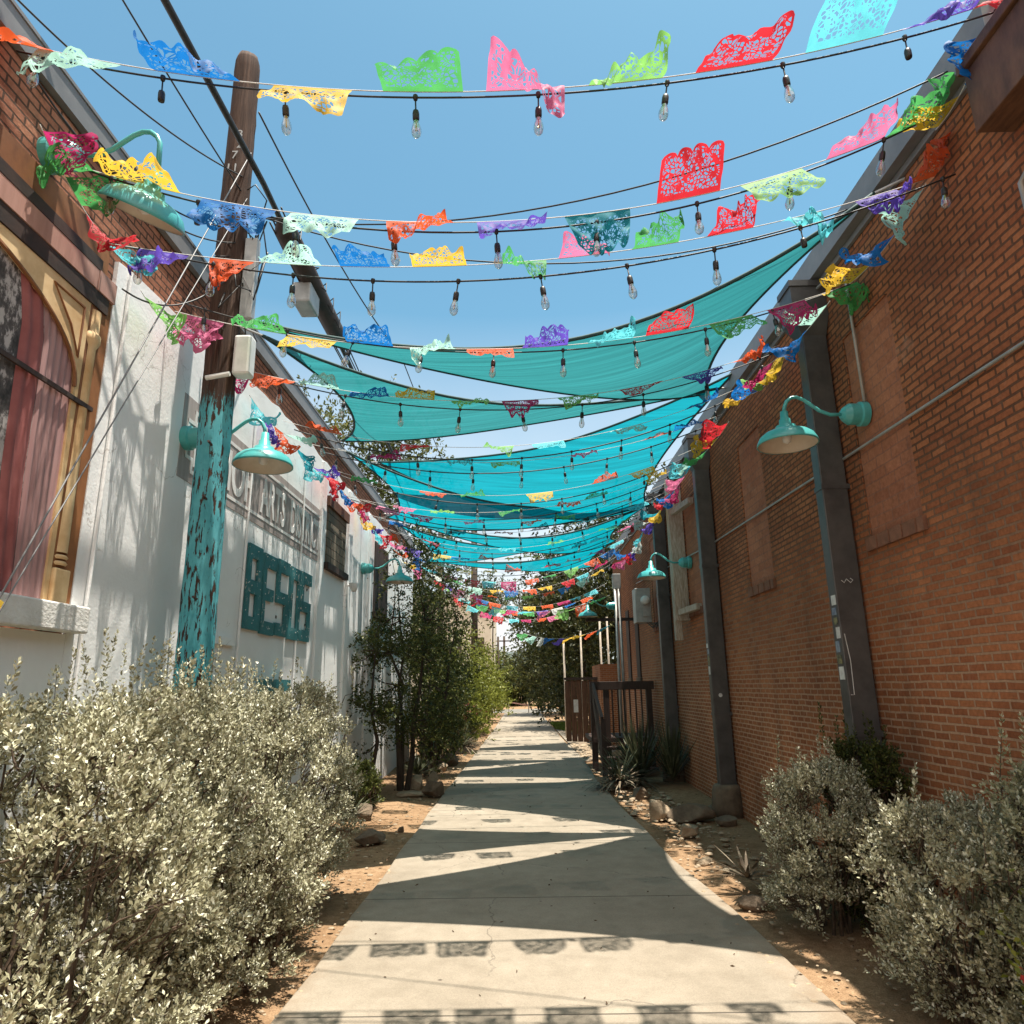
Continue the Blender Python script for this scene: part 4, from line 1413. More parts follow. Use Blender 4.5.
# ------------------------------------------------------------------ shade sails
def sail(label, A, B, C_, mat, bow=(.10, .10, .10), sag=(.22, .22, .22), n=26):
    """triangular cloth with hollow edges; bow: inward bend of AB, BC, CA"""
    A, B, C_ = Vector(A), Vector(B), Vector(C_)
    o_ = A
    t = thing("shade_sail", label, "shade sail", tuple(o_), 0, "triangular shade sails")
    cen = (A + B + C_) / 3

    def pt(i, j):
        k = n - i - j
        a, b, c = i / n, j / n, k / n
        p = A * a + B * b + C_ * c
        # pull edges in
        p = p + ((C_ - (A + B) / 2) * (bow[0] * 4 * a * b * (1 - c) ** 2)
                 + (A - (B + C_) / 2) * (bow[1] * 4 * b * c * (1 - a) ** 2)
                 + (B - (A + C_) / 2) * (bow[2] * 4 * c * a * (1 - b) ** 2))
        w_ = 1 - a ** 4 - b ** 4 - c ** 4
        p.z -= (sag[0] * a * b + sag[1] * b * c + sag[2] * c * a) * 2.7
        p.z += .02 * math.sin(9 * a + 5 * b) * w_
        return p - o_
    idx, V, UV = {}, [], []
    for i in range(n + 1):
        for j in range(n + 1 - i):
            idx[i, j] = len(V)
            p = pt(i, j)
            V.append(p)
            UV.append(((p.y + .25 * p.x) / 6, p.x / 6))
    Fc = []
    for i in range(n):
        for j in range(n - i):
            Fc.append((idx[i, j], idx[i + 1, j], idx[i, j + 1]))
            if i + j < n - 1:
                Fc.append((idx[i + 1, j], idx[i + 1, j + 1], idx[i, j + 1]))
    me = bpy.data.meshes.new("cloth")
    me.from_pydata([tuple(v) for v in V], [], Fc)
    uvl = me.uv_layers.new(name="UVMap")
    li = np.zeros(len(me.loops), dtype=np.int32)
    me.loops.foreach_get("vertex_index", li)
    uvl.data.foreach_set("uv", np.array(UV, dtype=np.float32)[li].reshape(-1))
    me.polygons.foreach_set("use_smooth", [True] * len(me.polygons))
    obj("cloth", me, mat, t)
    hm = MB()
    for e in ([pt(n - k, k) for k in range(n + 1)], [pt(0, n - k) for k in range(n + 1)], [pt(k, 0) for k in range(n + 1)]):
        hm.tube(e, .016, 6)
    hm.build("hem", M["sail_hem"], t, smooth=True)
    for P_ in (A, B, C_):
        d = (P_ - cen)
        d.z = 0
        d.normalize()
        MB().tube([P_ - o_, P_ - o_ + d * .22], .012, 6).build("corner_cable", M["lt_metal"], t)
    return t


sail("first sea green sail from the camera, with two corners on the brick wall side", (2.55, 4.18, 4.92), (2.5, 8.2, 5.2), (-2.25, 5.15, 4.60), M["sail_g"], (.10, .08, .09), (.28, .62, .80))
sail("second sea green sail from the camera, with two corners on the white wall side", (-2.3, 5.69, 4.74), (-2.42, 9.05, 4.95), (2.5, 7.85, 5.1), M["sail_g"], (.09, .10, .11), (.2, .38, .46))
sail("bright turquoise sail, largest, behind the two sea green ones", (2.6, 7.55, 5.16), (2.5, 12.7, 4.9), (-2.3, 10.9, 5.25), M["sail_t"], (.09, .06, .09), (.4, .95, .28))
sail("turquoise sail whose two corners meet the stucco wall behind the largest bright one", (-2.45, 9.4, 4.92), (-2.4, 12.34, 4.66), (2.5, 12.1, 4.78), M["sail_t"], (.09, .06, .09), (.2, .62, .50))
sail("turquoise sail hung from the white timber post area beyond the largest one", (2.5, 12.1, 4.84), (2.4, 16.4, 5.0), (-2.4, 12.85, 4.84), M["sail_t"], (.09, .10, .10), (.3, .85, .75))
sail("turquoise sail in the distance with two corners on the tree side", (-2.4, 13.1, 4.74), (-2.3, 16.6, 4.6), (2.45, 15.6, 5.2), M["sail_t"], (.09, .10, .10), (.3, .5, .6))
sail("farthest turquoise sail, a thin sliver over the end of the alley", (2.45, 17.6, 5.2), (2.4, 20.5, 5.1), (-2.35, 18.2, 4.9), M["sail_t"], (.09, .10, .10), (.3, .45, .32))


# ------------------------------------------------------------------ plants
def tubes_mesh(name, paths, radii, mat, n=4):
    mb = MB()
    for p, r in zip(paths, radii):
        mb.tube(p, r, n, cap=False)
    me = mb.mesh(name, True)
    me.materials.append(mat)
    return me


def sage_shrub(label, loc, rad, h, n_tw, mat, leafL=.023, per=24, up=.55, spires=12, name="sage_shrub", low=.0, group="silver leaved sage shrubs"):
    """upright branching shrub: stems fan from the base, leafy twigs fill an uneven dome"""
    t = thing(name, label, "shrub", loc, 0, group)
    rx, ry = rad
    # many small tufts at different depths leave dark gaps between them
    nl = max(24, n_tw // 24)
    la = rng.uniform(0, 2 * math.pi, nl)
    lz = rng.uniform(.07, .95, nl)
    wide = np.interp(lz, [.05, .3, .55, .78, 1], [.80, .98, 1.0, .86, .42])
    lr = np.sqrt(rng.uniform(.22, 1.0, nl)) * wide
    lumps = np.stack([rx * lr * np.cos(la), ry * lr * np.sin(la), h * lz], 1)
    lump_r = rng.uniform(.07, .14, nl) * (.6 + .5 * min(rx, ry))
    k = rng.choice(nl, n_tw, p=lump_r ** 2 / (lump_r ** 2).sum())
    d = unit(rng.normal(size=(n_tw, 3)))
    d[:, 2] = np.abs(d[:, 2]) * 1.1 - .35
    rr = (rng.uniform(.2, 1, n_tw) ** (1 / 2.0))[:, None]
    P = lumps[k] + d * lump_r[k][:, None] * rr * np.array([1, 1, 1.2])
    P[:, 2] = np.clip(P[:, 2], .08, h * 1.05)
    lump_axis = unit(lumps - np.array([0, 0, h * .2]))[k]
    D = unit(lump_axis * (1 - up) + np.array([0, 0, 1.0]) * up + d * .45 + rng.normal(size=(n_tw, 3)) * .22)
    Lt = rng.uniform(.06, .13, n_tw)
    # tall shoots on top
    sp = rng.choice(n_tw, spires, replace=False)
    P[sp] = np.stack([rng.uniform(-.8, .8, spires) * rx, rng.uniform(-.8, .8, spires) * ry, h * rng.uniform(.86, 1.0, spires)], 1)
    D[sp] = unit(np.array([0, 0, 1.0]) + rng.normal(size=(spires, 3)) * .13)
    Lt[sp] = rng.uniform(.18, .34, spires)
    nper = np.maximum((per * Lt / .13).astype(int), 6)
    ii = np.repeat(np.arange(n_tw), nper)
    s = np.concatenate([np.sort(rng.uniform(0, 1, m_)) for m_ in nper])
    s = s ** .75
    base = P[ii] + D[ii] * (Lt[ii] * s)[:, None]
    side = unit(np.cross(D[ii], unit(rng.normal(size=(len(ii), 3)))))
    LD = unit(D[ii] * (.45 + .5 * s[:, None]) + side * (1.05 - .45 * s[:, None]))
    LL = leafL * rng.uniform(.7, 1.25, len(ii)) * (1.1 - .25 * s)
    V = leaf_quads(base + side * .002, LD, LL, LL * .50, .12)
    obj("foliage", quads_mesh("foliage", V, mat), None, t)
    paths, radii = [], []
    ns = 12
    stems = []
    for i in range(ns):
        a = 2 * math.pi * i / ns + rng.uniform(-.2, .2)
        tip = Vector((rx * .72 * math.cos(a) * rng.uniform(.3, 1), ry * .72 * math.sin(a) * rng.uniform(.3, 1), h * rng.uniform(.55, .9)))
        b0 = Vector((.10 * math.cos(a), .10 * math.sin(a), -.03))
        m1 = b0.lerp(tip, .45) + Vector((rng.normal() * .05, rng.normal() * .05, -.04))
        paths.append([b0, m1, tip])
        radii.append([.014, .009, .004])
        stems += [b0.lerp(m1, f) for f in (.4, .7, 1)] + [m1.lerp(tip, f) for f in (.25, .5, .75, 1)]
    S = np.array([p[:] for p in stems])
    for i in rng.choice(n_tw, min(n_tw, 520), replace=False):
        j = int(np.argmin(np.linalg.norm(S - P[i], axis=1) + (S[:, 2] > P[i, 2]) * .2))
        e = Vector(P[i] + D[i] * Lt[i] * .8)
        a0 = Vector(P[i]).lerp(Vector(S[j]), rng.uniform(.25, .6)) + Vector(tuple(rng.normal(size=3) * .03)) + Vector((0, 0, -.03))
        mid = a0.lerp(Vector(P[i]), .55) + Vector(tuple(rng.normal(size=3) * .012))
        paths.append([a0, mid, Vector(P[i]), e])
        radii.append([.005, .0035, .0025, .0012])
    obj("stems", tubes_mesh("stems", paths, radii, M["twig"]), None, t)
    return t


sage_shrub("big silver sage shrub in the picture's bottom corner below the painted window", (-1.82, 2.75, 0), (.62, .70), 1.52, 4200, M["sage"], up=.5)
sage_shrub("silver sage shrub with tall spires in front of the painted window's sill", (-1.92, 3.75, 0), (.56, .66), 1.60, 3900, M["sage"], spires=44)
sage_shrub("silver sage shrub hiding the foot of the turquoise pole", (-1.86, 4.75, 0), (.60, .66), 1.56, 3600, M["sage"], spires=26)
sage_shrub("silver sage shrub below the BESOS letters at the end of the sage hedge", (-1.92, 5.8, 0), (.58, .66), 1.58, 3300, M["sage"], spires=18)
sage_shrub("low silver sage shrub leaning over the sand beside the path, under the hedge", (-1.62, 4.35, 0), (.36, .80), .95, 2100, M["sage"], up=.4, spires=4)
sage_shrub("rounded silver sage shrub beside a dark green one against the brick wall", (2.05, 5.12, 0), (.36, .44), .98, 2200, M["sage"], spires=10)
sage_shrub("dark green shrub standing at the foot of the first downspout", (2.42, 5.2, 0), (.24, .44), 1.15, 1500, M["oak"], leafL=.026, spires=12, name="green_shrub", group=None)
sage_shrub("broad grey sage shrub lit at its front, in the corner below the brick wall", (2.20, 3.75, 0), (.42, .60), .92, 3000, M["sage"], spires=8)
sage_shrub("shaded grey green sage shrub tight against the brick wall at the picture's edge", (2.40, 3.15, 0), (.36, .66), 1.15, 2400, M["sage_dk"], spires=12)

# small red flowering sage
t = thing("flowering_plant", "small plant with a red blossom in the lower corner by the grey sage", "plant", (2.02, 3.05, 0))
st = [[(0, 0, 0), (.03 * k - .04, .02 * (k % 2) - .02, .3), (.05 * k - .08, -.03, .48 + .04 * k)] for k in range(4)]
obj("stems", tubes_mesh("stems", st, [[.005, .004, .002]] * 4, M["twig"]), None, t)
Pq = np.concatenate([np.array(s[2]) + rng.normal(size=(45, 3)) * (.05, .05, .14) for s in st])
obj("foliage", quads_mesh("foliage", leaf_quads(Pq, rng.normal(size=Pq.shape) + (0, 0, .6), .035, .018), M["lime"]), None, t)
Pq = np.array([st[0][2]] * 26) + rng.normal(size=(26, 3)) * .018
obj("blossom", quads_mesh("blossom", leaf_quads(Pq, rng.normal(size=Pq.shape), .025, .018), M["flower"]), None, t)


def tree(label, loc, h, crown_r, crown_z, n_leaf, leaf, mat, trunks=3, lean=(0, 0), name="evergreen_tree", clumps=42, crown_h=None, low_frac=.12, group=None, spread=.145):
    t = thing(name, label, "tree", loc, 0, group)
    crown_h = crown_h or (h - crown_z)
    paths, radii, tips = [], [], []
    for i in range(trunks):
        a = 2 * math.pi * i / max(trunks, 1) + rng.uniform(-.4, .4)
        r0 = .03 * h / 4 + .02
        b0 = Vector((.07 * math.cos(a) * (trunks > 1), .07 * math.sin(a) * (trunks > 1), -.05))
        top = Vector((lean[0] + crown_r[0] * .4 * math.cos(a) * (trunks > 1), lean[1] + crown_r[1] * .4 * math.sin(a) * (trunks > 1), crown_z + crown_h * .62))
        pts = [b0]
        for f in (.2, .4, .6, .8, 1.0):
            p = b0.lerp(top, f) + Vector((rng.normal(), rng.normal(), 0)) * .05 * h / 4
            pts.append(p)
        paths.append(pts)
        radii.append([r0 * (1 - .8 * f) for f in (0, .2, .4, .6, .8, 1)])
        tips.append(pts)
    allp = np.array([p[:] for pts in tips for p in pts[2:]])
    # clumps spread in the crown, none on an even shell
    c = []
    while len(c) < clumps:
        p = rng.uniform(-1, 1, 3)
        if p @ p < 1:
            q = np.array([lean[0] + p[0] * crown_r[0], lean[1] + p[1] * crown_r[1], crown_z + crown_h * (.5 + .5 * p[2])])
            c.append(q)
    c = np.array(c)
    nlow = int(clumps * low_frac)
    c[:nlow, 2] *= rng.uniform(.45, .8, nlow)
    cr_ = rng.uniform(.6, 1.4, clumps) * spread * min(crown_r) * 1.6
    for q in c:
        j = int(np.argmin(np.linalg.norm(allp - q, axis=1)))
        a0 = Vector(allp[j])
        e = Vector(q)
        mid = a0.lerp(e, .5) + Vector((rng.normal() * .04, rng.normal() * .04, -.05))
        paths.append([a0, mid, e])
        radii.append([.010 * h / 4 + .004, .008, .003])
    obj("trunk", tubes_mesh("trunk", paths, radii, M["bark"], 7), None, t)
    wgt = cr_ ** 2 / (cr_ ** 2).sum()
    k = rng.choice(clumps, n_leaf, p=wgt)
    off = rng.normal(size=(n_leaf, 3))
    off = off * cr_[k][:, None] * np.array([.62, .62, .5])
    # fine sprays: leaves share short twig directions
    ntw = max(n_leaf // 9, 1)
    tw = rng.integers(0, ntw, n_leaf)
    twk = rng.choice(clumps, ntw, p=wgt)
    two = rng.normal(size=(ntw, 3)) * cr_[twk][:, None] * np.array([.62, .62, .52])
    twd = unit(two + np.array([0, 0, .15]) + rng.normal(size=(ntw, 3)) * .3)
    s = rng.uniform(0, 1, n_leaf)
    P = c[twk[tw]] + two[tw] + twd[tw] * (s * leaf * 4)[:, None]
    D = unit(twd[tw] * .7 + rng.normal(size=(n_leaf, 3)) * .7)
    LL = leaf * rng.uniform(.65, 1.3, n_leaf)
    obj("crown", quads_mesh("crown", leaf_quads(P, D, LL, LL * .45, .15), mat), None, t)
    return t


GT = "trees along the white wall"
tree("dark multi stemmed evergreen tree in front of the white wall under the small lamp", (-1.92, 11.8, 0), 4.1, (.9, .95), .55, 11500, .055, M["oak"], 3, (.0, .2), low_frac=.2, clumps=44, group=GT)
tree("thin dark evergreen sapling close to the white wall, left of the denser trees", (-2.18, 10.7, 0), 3.0, (.42, .55), .8, 4200, .05, M["oak"], 1, (0, .1), clumps=24, group=GT)
tree("dark leaning evergreen tree standing over the pale boulders", (-1.72, 13.6, 0), 4.2, (.8, 1.0), .5, 10500, .06, M["oak"], 3, (.1, .3), low_frac=.3, clumps=44, group=GT)
tree("taller olive green tree behind the leaning evergreen", (-1.95, 16.5, 0), 3.5, (.8, 1.2), .3, 13000, .075, M["far_leaf"], 3, (0, 0), clumps=50, group=GT)
tree("yellow green tree spilling toward the path beyond the red tinged plant", (-1.75, 20.5, 0), 3.0, (.85, 1.6), .5, 11000, .085, M["lime"], 3, (.1, 0), clumps=50, low_frac=.3, group=GT)
tree("bright yellow green bushy tree at the far bend of the path", (-1.75, 26, 0), 2.9, (.95, 2.4), .2, 11000, .10, M["lime"], 3, (.1, 0), clumps=52, low_frac=.3, group=GT)
tree("small yellow green bush by the far street", (-1.55, 33, 0), 2.6, (.8, 2.4), .1, 6000, .12, M["lime"], 3, (.1, 0), clumps=36, low_frac=.3, name="bushy_tree", group=GT)
tree("tall olive tree rising above the white building's roof", (-4.6, 17.5, 0), 9.2, (1.9, 2.0), 5.2, 13000, .12, M["far_leaf"], 2, (.3, 0), name="roof_tree" if False else "olive_tree", clumps=60)
tree("tall dark tree beyond the white building showing through the sails", (-3.6, 24, 0), 7.6, (1.5, 1.8), 3.0, 9000, .13, M["far_leaf"], 2, (.3, 0), name="olive_tree", clumps=50)
tree("low dark tree across the street, square at the end of the path", (-.6, 62, 0), 3.4, (2.6, 2.0), .02, 9000, .28, M["far_leaf"], 2, (0, 0), name="street_tree", clumps=50, low_frac=.4, group="trees across the street")
GR = "trees beyond the brick building"
tree("big olive tree spreading above the wooden fence beyond the brick wall", (3.2, 27, 0), 8.2, (2.3, 2.2), 1.0, 26000, .16, M["far_dark"], 2, (-.2, 0), name="shade_tree", clumps=80, group=GR)
tree("shadowy tree standing over the green lawn patch", (2.5, 31.5, 0), 6.4, (1.6, 1.9), .4, 20000, .16, M["far_dark"], 2, (-.3, 0), name="shade_tree", clumps=64, group=GR)
tree("farther tree closing the right side of the alley's end", (2.4, 40, 0), 7.6, (2.0, 3), .5, 16000, .2, M["far_dark"], 2, (-.5, 0), name="shade_tree", clumps=60, group=GR)
tree("dark tree right behind the grey service mast", (4.6, 23.5, 0), 8.6, (2.3, 1.8), 1.4, 20000, .15, M["far_dark"], 2, (-.2, 0), name="shade_tree", clumps=64, group=GR)
tree("slender distant tree on a bare trunk in the gap of pale sky", (-1.65, 42, 0), 7.8, (1.3, 1.3), 5.6, 4200, .16, M["oak"], 1, (.2, 0), name="slender_tree", clumps=26, low_frac=0)
tree("dark far tree across the street at the end of the alley", (-3.2, 60, 0), 4.6, (3.0, 2.0), .05, 9000, .28, M["far_leaf"], 2, (0, 0), name="street_tree", clumps=50, group="trees across the street")
tree("second far tree across the street, right of the other one", (3.4, 60, 0), 5.2, (3.4, 2.0), .05, 11000, .28, M["far_leaf"], 2, (0, 0), name="street_tree", clumps=50, group="trees across the street")


for lab, x, y, rx_, ry_, h_, m_ in (
        ("low dark green shrub beside the turquoise board under the trees", -1.75, 15.6, .36, .55, .75, "oak"),
        ("olive green shrub just before the red yucca", -1.72, 17.0, .42, .6, .95, "far_leaf"),
        ("yellow green low shrub just past the red yucca at the path's edge", -1.5, 19.6, .36, .8, .8, "lime"),
        ("dark low shrub tucked behind the squarish brown rock", -2.2, 9.9, .26, .35, .5, "oak"),
        ("long low yellow green shrub lining the path before the far street", -1.45, 23.6, .40, 1.6, .9, "lime")):
    sage_shrub(lab, (x, y, 0), (rx_, ry_), h_, 800, M[m_], leafL=.045, per=14, spires=6, name="green_shrub", group="low shrubs under the trees")


def sword_plant(label, loc, r, n, name, mats, cat="plant", arch=.5, hgt=1.0, w=.035, group=None):
    t = thing(name, label, cat, loc, 0, group)
    for mi, (mat, share, lo, hi) in enumerate(mats):
        V = []
        for k in range(int(n * share)):
            a = rng.uniform(0, 2 * math.pi)
            el = rng.uniform(lo, hi)
            d = np.array([math.cos(a) * math.cos(el), math.sin(a) * math.cos(el), math.sin(el)])
            L_ = r * rng.uniform(.65, 1.1)
            sd = np.cross(d, [0, 0, 1.0])
            sd /= np.linalg.norm(sd) + 1e-6
            pts = []
            ng = 5
            for g_ in range(ng + 1):
                f = g_ / ng
                p = d * L_ * f * np.array([1, 1, hgt]) + np.array([0, 0, .12 - arch * L_ * f ** 2.2 * math.cos(el)])
                p[2] = max(p[2], .01)
                ww = w * (1 - f ** 2) * (.6 + .9 * f) + .001
                pts.append((p - sd * ww / 2, p + sd * ww / 2))
            for g_ in range(ng):
                V.append([pts[g_][0], pts[g_][1], pts[g_ + 1][1], pts[g_ + 1][0]])
        obj("leaves", quads_mesh("leaves", np.array(V), mat), None, t)
    return t


sword_plant("large dark spiky yucca clump in front of the dark wooden staircase", (1.95, 12.0, 0), 1.05, 190, "yucca", [(M["blade"], .75, .35, 1.45), (M["dry_blade"], .25, -.1, .35)], arch=.12, group="yuccas")
sword_plant("drooping yucca with pale dry lower leaves at the path's edge", (1.55, 11.5, 0), .75, 150, "yucca", [(M["blade"], .4, .2, 1.2), (M["dry_blade"], .6, -.05, .7)], arch=.4, group="yuccas")
sword_plant("upright yucca tight against the brick wall beside the dark clump", (2.38, 11.6, 0), .95, 90, "yucca", [(M["blade"], 1, .8, 1.5)], arch=.05, group="yuccas")
sword_plant("small grassy plant with fine arching leaves at the end of the sage hedge", (-2.0, 8.7, 0), .55, 120, "grass_tuft", [(M["blade"], .7, .3, 1.4), (M["dry_blade"], .3, .0, 1.0)], arch=.5, w=.012)
sword_plant("red yucca with drooping dark leaves and a reddish top beside the path", (-1.5, 18.2, 0), .95, 150, "red_yucca", [(M["blade"], .7, .25, 1.35), (M["dry_blade"], .3, .0, .8)], arch=.45, w=.03)
sword_plant("small dry agave lying under the rounded sage by the brick wall", (1.75, 5.95, 0), .34, 30, "agave", [(M["dry_blade"], 1, .1, .9)], arch=.15, w=.03)
sword_plant("dark spiky plant beneath the leaning evergreen tree", (-1.8, 12.6, 0), .5, 80, "agave", [(M["blade"], 1, .3, 1.3)], arch=.3, w=.03)
t = thing("flower_stalks", "reddish pink flower stalks above the red yucca", "flower", (-1.5, 18.2, 0))
Pq = np.array([0, 0, 1.05]) + rng.normal(size=(70, 3)) * (.22, .22, .10)
obj("blossom", quads_mesh("blossom", leaf_quads(Pq, rng.normal(size=Pq.shape), .08, .025), M["stalk_flower"]), None, t)
obj("stems", tubes_mesh("stems", [[(0, 0, 0), (dx * .5, dy * .5, .6), (dx, dy, 1.1)] for dx, dy in ((.1, .1), (-.15, 0), (.2, -.1), (0, -.2))], [[.012, .01, .006]] * 4, M["mural_line"]), None, t)


# rocks
def rock(label, loc, size, mat, name="rock", rot=0.0, flat=.75):
    bmx = bmesh.new()
    bmesh.ops.create_icosphere(bmx, subdivisions=4, radius=1)
    axes = unit(rng.normal(size=(18, 3)))
    lim = rng.uniform(.48, .86, 18)
    ph = rng.uniform(0, 6, 4)
    for v in bmx.verts:
        p = np.array(v.co[:])
        for ax, l in zip(axes, lim):          # cut facets
            dd = p @ ax
            if dd > l:
                p = p - ax * (dd - l) * 1.0
        p *= 1 + .035 * math.sin(23 * p[1] + 17 * p[2] + ph[3]) * math.sin(21 * p[0] + ph[0]) + .03 * math.sin(7 * p[0] + ph[0]) * math.sin(6 * p[1] + ph[1]) + .02 * math.sin(19 * p[2] + 13 * p[0] + ph[2])
        v.co = (p[0] * size[0], p[1] * size[1], p[2] * size[2])
    me = bpy.data.meshes.new(name)
    bmx.to_mesh(me)
    bmx.free()
    me.polygons.foreach_set("use_smooth", [True] * len(me.polygons))
    o = obj(name, me, mat)
    o.location = (loc[0], loc[1], size[2] * .55 + .0)
    o.rotation_euler = (0, 0, rot)
    return tag(o, label, "rock", "rocks edging the planting beds")


for lab, x, y, s, mt, rz in (
        ("sunlit pale boulder, brightest by the path on the brick wall side", 1.66, 9.0, (.17, .14, .17), "rock", .3),
        ("long flat brown stone lying beside the sunlit boulder", 2.02, 8.9, (.30, .17, .13), "rock_dk", .1),
        ("square tan stone in front of the long flat one", 1.80, 8.05, (.13, .11, .10), "rock", .5),
        ("shaded rounded rock at the dry yucca's foot", 1.72, 10.7, (.16, .15, .13), "rock_dk", .9),
        ("low shaded stone between the long flat one and the downspout boot", 2.38, 8.7, (.20, .15, .09), "rock_dk", .2),
        ("flat shaded slab below the second downspout", 2.42, 9.3, (.26, .14, .08), "rock_dk", 1.2),
        ("half buried stone under the rounded sage shrub", 1.70, 5.6, (.15, .12, .07), "rock_dk", .4),
        ("small flat stone by the path where the sail's shade ends", 1.66, 6.9, (.12, .08, .04), "rock", .4),
        ("pale stone chip among the gravel at the yucca's path side", 1.46, 10.1, (.09, .07, .05), "rock", .4),
        ("white stone chip at the edge of the concrete by the yucca", 1.42, 9.4, (.08, .06, .04), "rock", 1.4),
        ("dark round rock against the white wall beside the sapling", -2.35, 11.2, (.22, .18, .19), "rock_dk", .6),
        ("squarish brown rock in front of the sapling's trunk", -2.02, 9.3, (.24, .18, .15), "rock_dk", .2),
        ("pointed grey rock half buried in sunlit sand", -1.62, 7.9, (.22, .15, .12), "rock_dk", .9),
        ("small dark stone on the sand at the path's edge", -1.40, 8.6, (.05, .05, .04), "rock_dk", .3),
        ("pale block of limestone under the leaning tree", -1.72, 11.9, (.16, .13, .17), "rock", .2),
        ("second pale limestone block, touching the first on its far side", -1.50, 12.2, (.13, .12, .16), "rock", 1.0),
        ("flat pale slab below the two limestone blocks", -1.68, 11.1, (.26, .16, .06), "rock", .1),
        ("big brown boulder beside the path below the leaning tree", -1.32, 11.1, (.20, .18, .19), "rock_dk", .7),
        ("pale rough stone by the path beyond the brown boulder", -1.55, 14.4, (.14, .12, .13), "rock", .7),
        ("brown stone near the turquoise figure at the tree's foot", -1.50, 15.3, (.22, .18, .17), "rock_dk", .3)):
    rock(lab, (x, y), s, M[mt], rot=rz)


def pebble_field(name, spots, label_kind="stuff"):
    mb = MB()
    for (x0, x1, y0, y1, n_, s0) in spots:
        for _ in range(n_):
            x, y = rng.uniform(x0, x1), rng.uniform(y0, y1)
            s = s0 * rng.uniform(.5, 1.6)
            pr = [(0, -.3 * s), (s * .8, -.1 * s), (s, .15 * s), (s * .6, .45 * s), (0, .5 * s)]
            q = rng.uniform(.6, 1.3)
            b0 = len(mb.v)
            mb.lathe(pr, 6, (x, y, .025))
            for i in range(b0, len(mb.v)):
                v = mb.v[i]
                mb.v[i] = (x + (v[0] - x) * q, y + (v[1] - y), v[2])
    return setting(mb.build(name, M["rock"]), "stuff")


pebble_field("gravel", [(1.35, 2.1, 9.2, 14.5, 230, .03), (1.35, 2.0, 16.0, 20, 200, .04), (-1.75, -1.18, 6, 17, 170, .016), (1.40, 2.3, 3.5, 9, 260, .013), (1.50, 2.2, 6.5, 10, 90, .028), (-1.7, -1.20, 3.4, 6.5, 90, .012)])
Pq = np.stack([rng.uniform(-1.15, 1.5, 150), rng.uniform(3.2, 16, 150), np.full(150, .032)], 1)
Dq = np.stack([rng.normal(size=150), rng.normal(size=150), rng.uniform(.0, .12, 150)], 1)
xb = np.where(rng.uniform(size=700) < .5, rng.uniform(-2.3, -1.24, 700), rng.uniform(1.5, 2.6, 700))
Pb = np.stack([xb, rng.uniform(2.6, 16, 700), np.full(700, .03)], 1)
Pq = np.concatenate([Pq, Pb])
Dq = np.concatenate([Dq, np.stack([rng.normal(size=700), rng.normal(size=700), rng.uniform(.0, .25, 700)], 1)])
litter = obj("fallen_leaves", quads_mesh("fallen_leaves", leaf_quads(Pq, Dq, rng.uniform(.012, .04, 850), rng.uniform(.008, .016, 850), .02), M["litter"]), None)
setting(litter, "stuff")
Pq = np.stack([rng.uniform(1.2, 2.6, 5000), rng.uniform(23.5, 31, 5000), np.zeros(5000)], 1)
Pq = Pq[Pq[:, 0] > np.interp(Pq[:, 1], [23.5, 27, 31], [2.0, 1.3, 1.28])]
Dq = np.stack([rng.normal(size=len(Pq)) * .4, rng.normal(size=len(Pq)) * .4, np.ones(len(Pq))], 1)
setting(obj("grass", quads_mesh("grass", leaf_quads(Pq, Dq, .13, .035, .1), M["grassm"]), None), "stuff")

# turquoise painted stake under the trees
t = thing("garden_stake", "turquoise painted board leaning under the dark trees", "garden ornament", (-1.78, 14.7, 0), .3)
MB().bar((0, 0, 0), (.05, 0, .78), .14, .03).build("board", M["teal_enamel"], t, bevel=.005)
MB().bar((-.02, .05, 0), (-.02, .02, .5), .05, .04).build("prop", M["dkwood"], t)

# ------------------------------------------------------------------ staircase, enclosure, far things
t = thing("wooden_staircase", "dark stained wooden stairs and railing against the end of the brick wall", "staircase", (1.38, 13.6, 0))
MB().box(0, 1.26, .45, .58, 1.50, 1.66).build("handrail", M["dkwood"], t, bevel=.006)
for x in (.0, .26, 1.1):
    MB().box(x, x + .11, .46, .57, 0, 1.50).build("post", M["dkwood"], t, bevel=.006)
for k in range(6):
    MB().box(.42 + k * .115, .45 + k * .115, .50, .53, .62, 1.5).build("baluster", M["dkwood"], t)
MB().box(.0, 1.26, .44, 1.9, .52, .60).build("deck", M["dkwood"], t)
for k in range(3):
    MB().box(.12, 1.1, .44 - .28 * (k + 1), .44 - .28 * k - .005, .40 - .16 * k, .45 - .16 * k).build("tread", M["dkwood"], t)
MB().bar((.05, .50, 1.52), (.09, -.55, .25), .05, .20).build("stringer", M["dkwood"], t)
MB().bar((.05, .50, 1.62), (.09, -.62, 1.0), .05, .09).build("handrail", M["dkwood"], t)
MB().box(.06, .15, -.64, -.56, 0, 1.0).build("post", M["dkwood"], t)

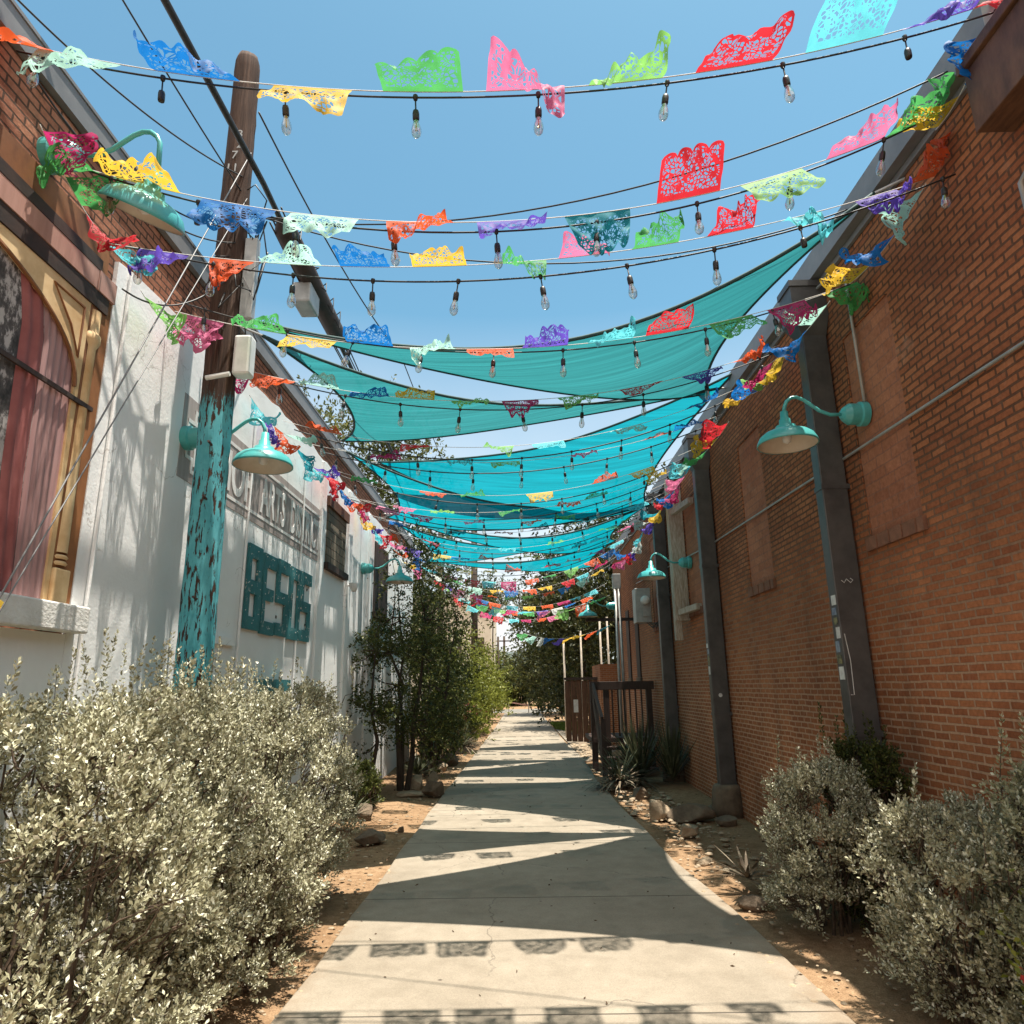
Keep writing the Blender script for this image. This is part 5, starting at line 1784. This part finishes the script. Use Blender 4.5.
t = thing("wooden_enclosure", "dark brown board enclosure with white notices beyond the staircase", "fence", (1.3, 20.6, 0))
for k in range(8):
    MB().box(k * .155, k * .155 + .15, .0 - .08 * k, .03 - .08 * k, .05, 1.72 + .015 * (k % 3)).build("board", M["brownwood"], t)
MB().bar((0, .04, 1.78), (1.25, -.6, 1.78), .09, .07).build("cap", M["dkwood"], t)
for x, z, w_, h_ in ((.22, .85, .13, .35), (.92, .75, .22, .62)):
    MB().box(x, x + w_, -.05 - x * .52, -.045 - x * .52, z, z + h_).build("notice", M["sticker_w"], t)
for k, (x, y, h_) in enumerate(((1.42, 22.5, 3.0), (1.98, 22.6, 3.3), (2.52, 21.8, 3.6), (2.8, 22.2, 3.7))):
    tag(MB().tube([(x, y, 0), (x, y, h_)], .03, 8).build("fence_post", M["whitewood"], smooth=True),
        ("shortest thin pale post beyond the enclosure", "second thin pale post beyond the enclosure, taller than the shortest", "tall thin post rising behind the annex wall beside the mast", "thin post closest to the grey service mast")[k], "post", "thin posts beyond the enclosure")

t = thing("plaster_building", "narrow cream plaster building far down the alley behind the green trees", "building", (-2.2, 50, 0))
MB().box(-6, .2, 0, 12, 0, 7.9).build("wall", M["far_white"], t)
MB().box(-6.1, .3, -.1, 12, 7.903, 8.15).build("parapet_cap", M["cap_metal"], t)
for k in range(2):
    MB().box(-.9 - k * 1.6, -.3 - k * 1.6, -.03, -.002, 3.2, 5).build("window", M["mural_dark"], t)


def far_pole(label, loc, h, r=.13, arm=0.0, az=None):
    t = thing("utility_pole", label, "utility pole", loc, 0, "distant utility poles")
    MB().tube([(0, 0, 0), (0, 0, h)], [r, r * .75], 10).build("pole_shaft", M["bark"], t, smooth=True)
    if arm:
        MB().bar((-arm, -.1, az), (arm, -.1, az), .1, .12).build("crossarm", M["bark"], t)
        for k in (-.9, -.4, .4, .9):
            MB().lathe([(.0, .18), (.04, .16), (.05, .06), (.02, .06)], 8, (arm * k, -.1, az)).build("insulator", M["white_ins"], t)
    return t


far_pole("distant pole in the pale gap, nearest the cream building", (-1.75, 58, 0), 5.6, .12)
far_pole("distant pole with a small crossarm at the end of the alley", (-1.55, 72, 0), 6.6, .15, .9, 6.1)
t = thing("utility_pole", "pair of far poles joined by a crossbeam, seen between the sails", "utility pole", (-3.4, 30, 0))
for x in (0, 1.48):
    MB().tube([(x, 0, 0), (x, 0, 9.4)], [.16, .13], 10).build("pole_shaft", M["bark"], t, smooth=True)
MB().bar((-.6, -.16, 8.9), (2.4, -.16, 8.9), .12, .16).build("crossbeam", M["bark"], t)
for k in range(5):
    MB().lathe([(.0, .22), (.05, .2), (.06, .08), (.03, .08)], 8, (-.4 + .6 * k, -.16, 8.9)).build("insulator", M["white_ins"], t)

# barrier at the far end
t = thing("street_barrier", "small pale barrier standing where the path meets the far street", "barrier", (-.1, 43.5, 0))
for x in (-.6, .6):
    MB().tube([(x, 0, 0), (x, 0, .7)], .03, 8).build("post", M["whitewood"], t)
MB().bar((-.6, 0, .66), (.6, 0, .45), .04, .07).build("rail", M["mural_pink"], t)
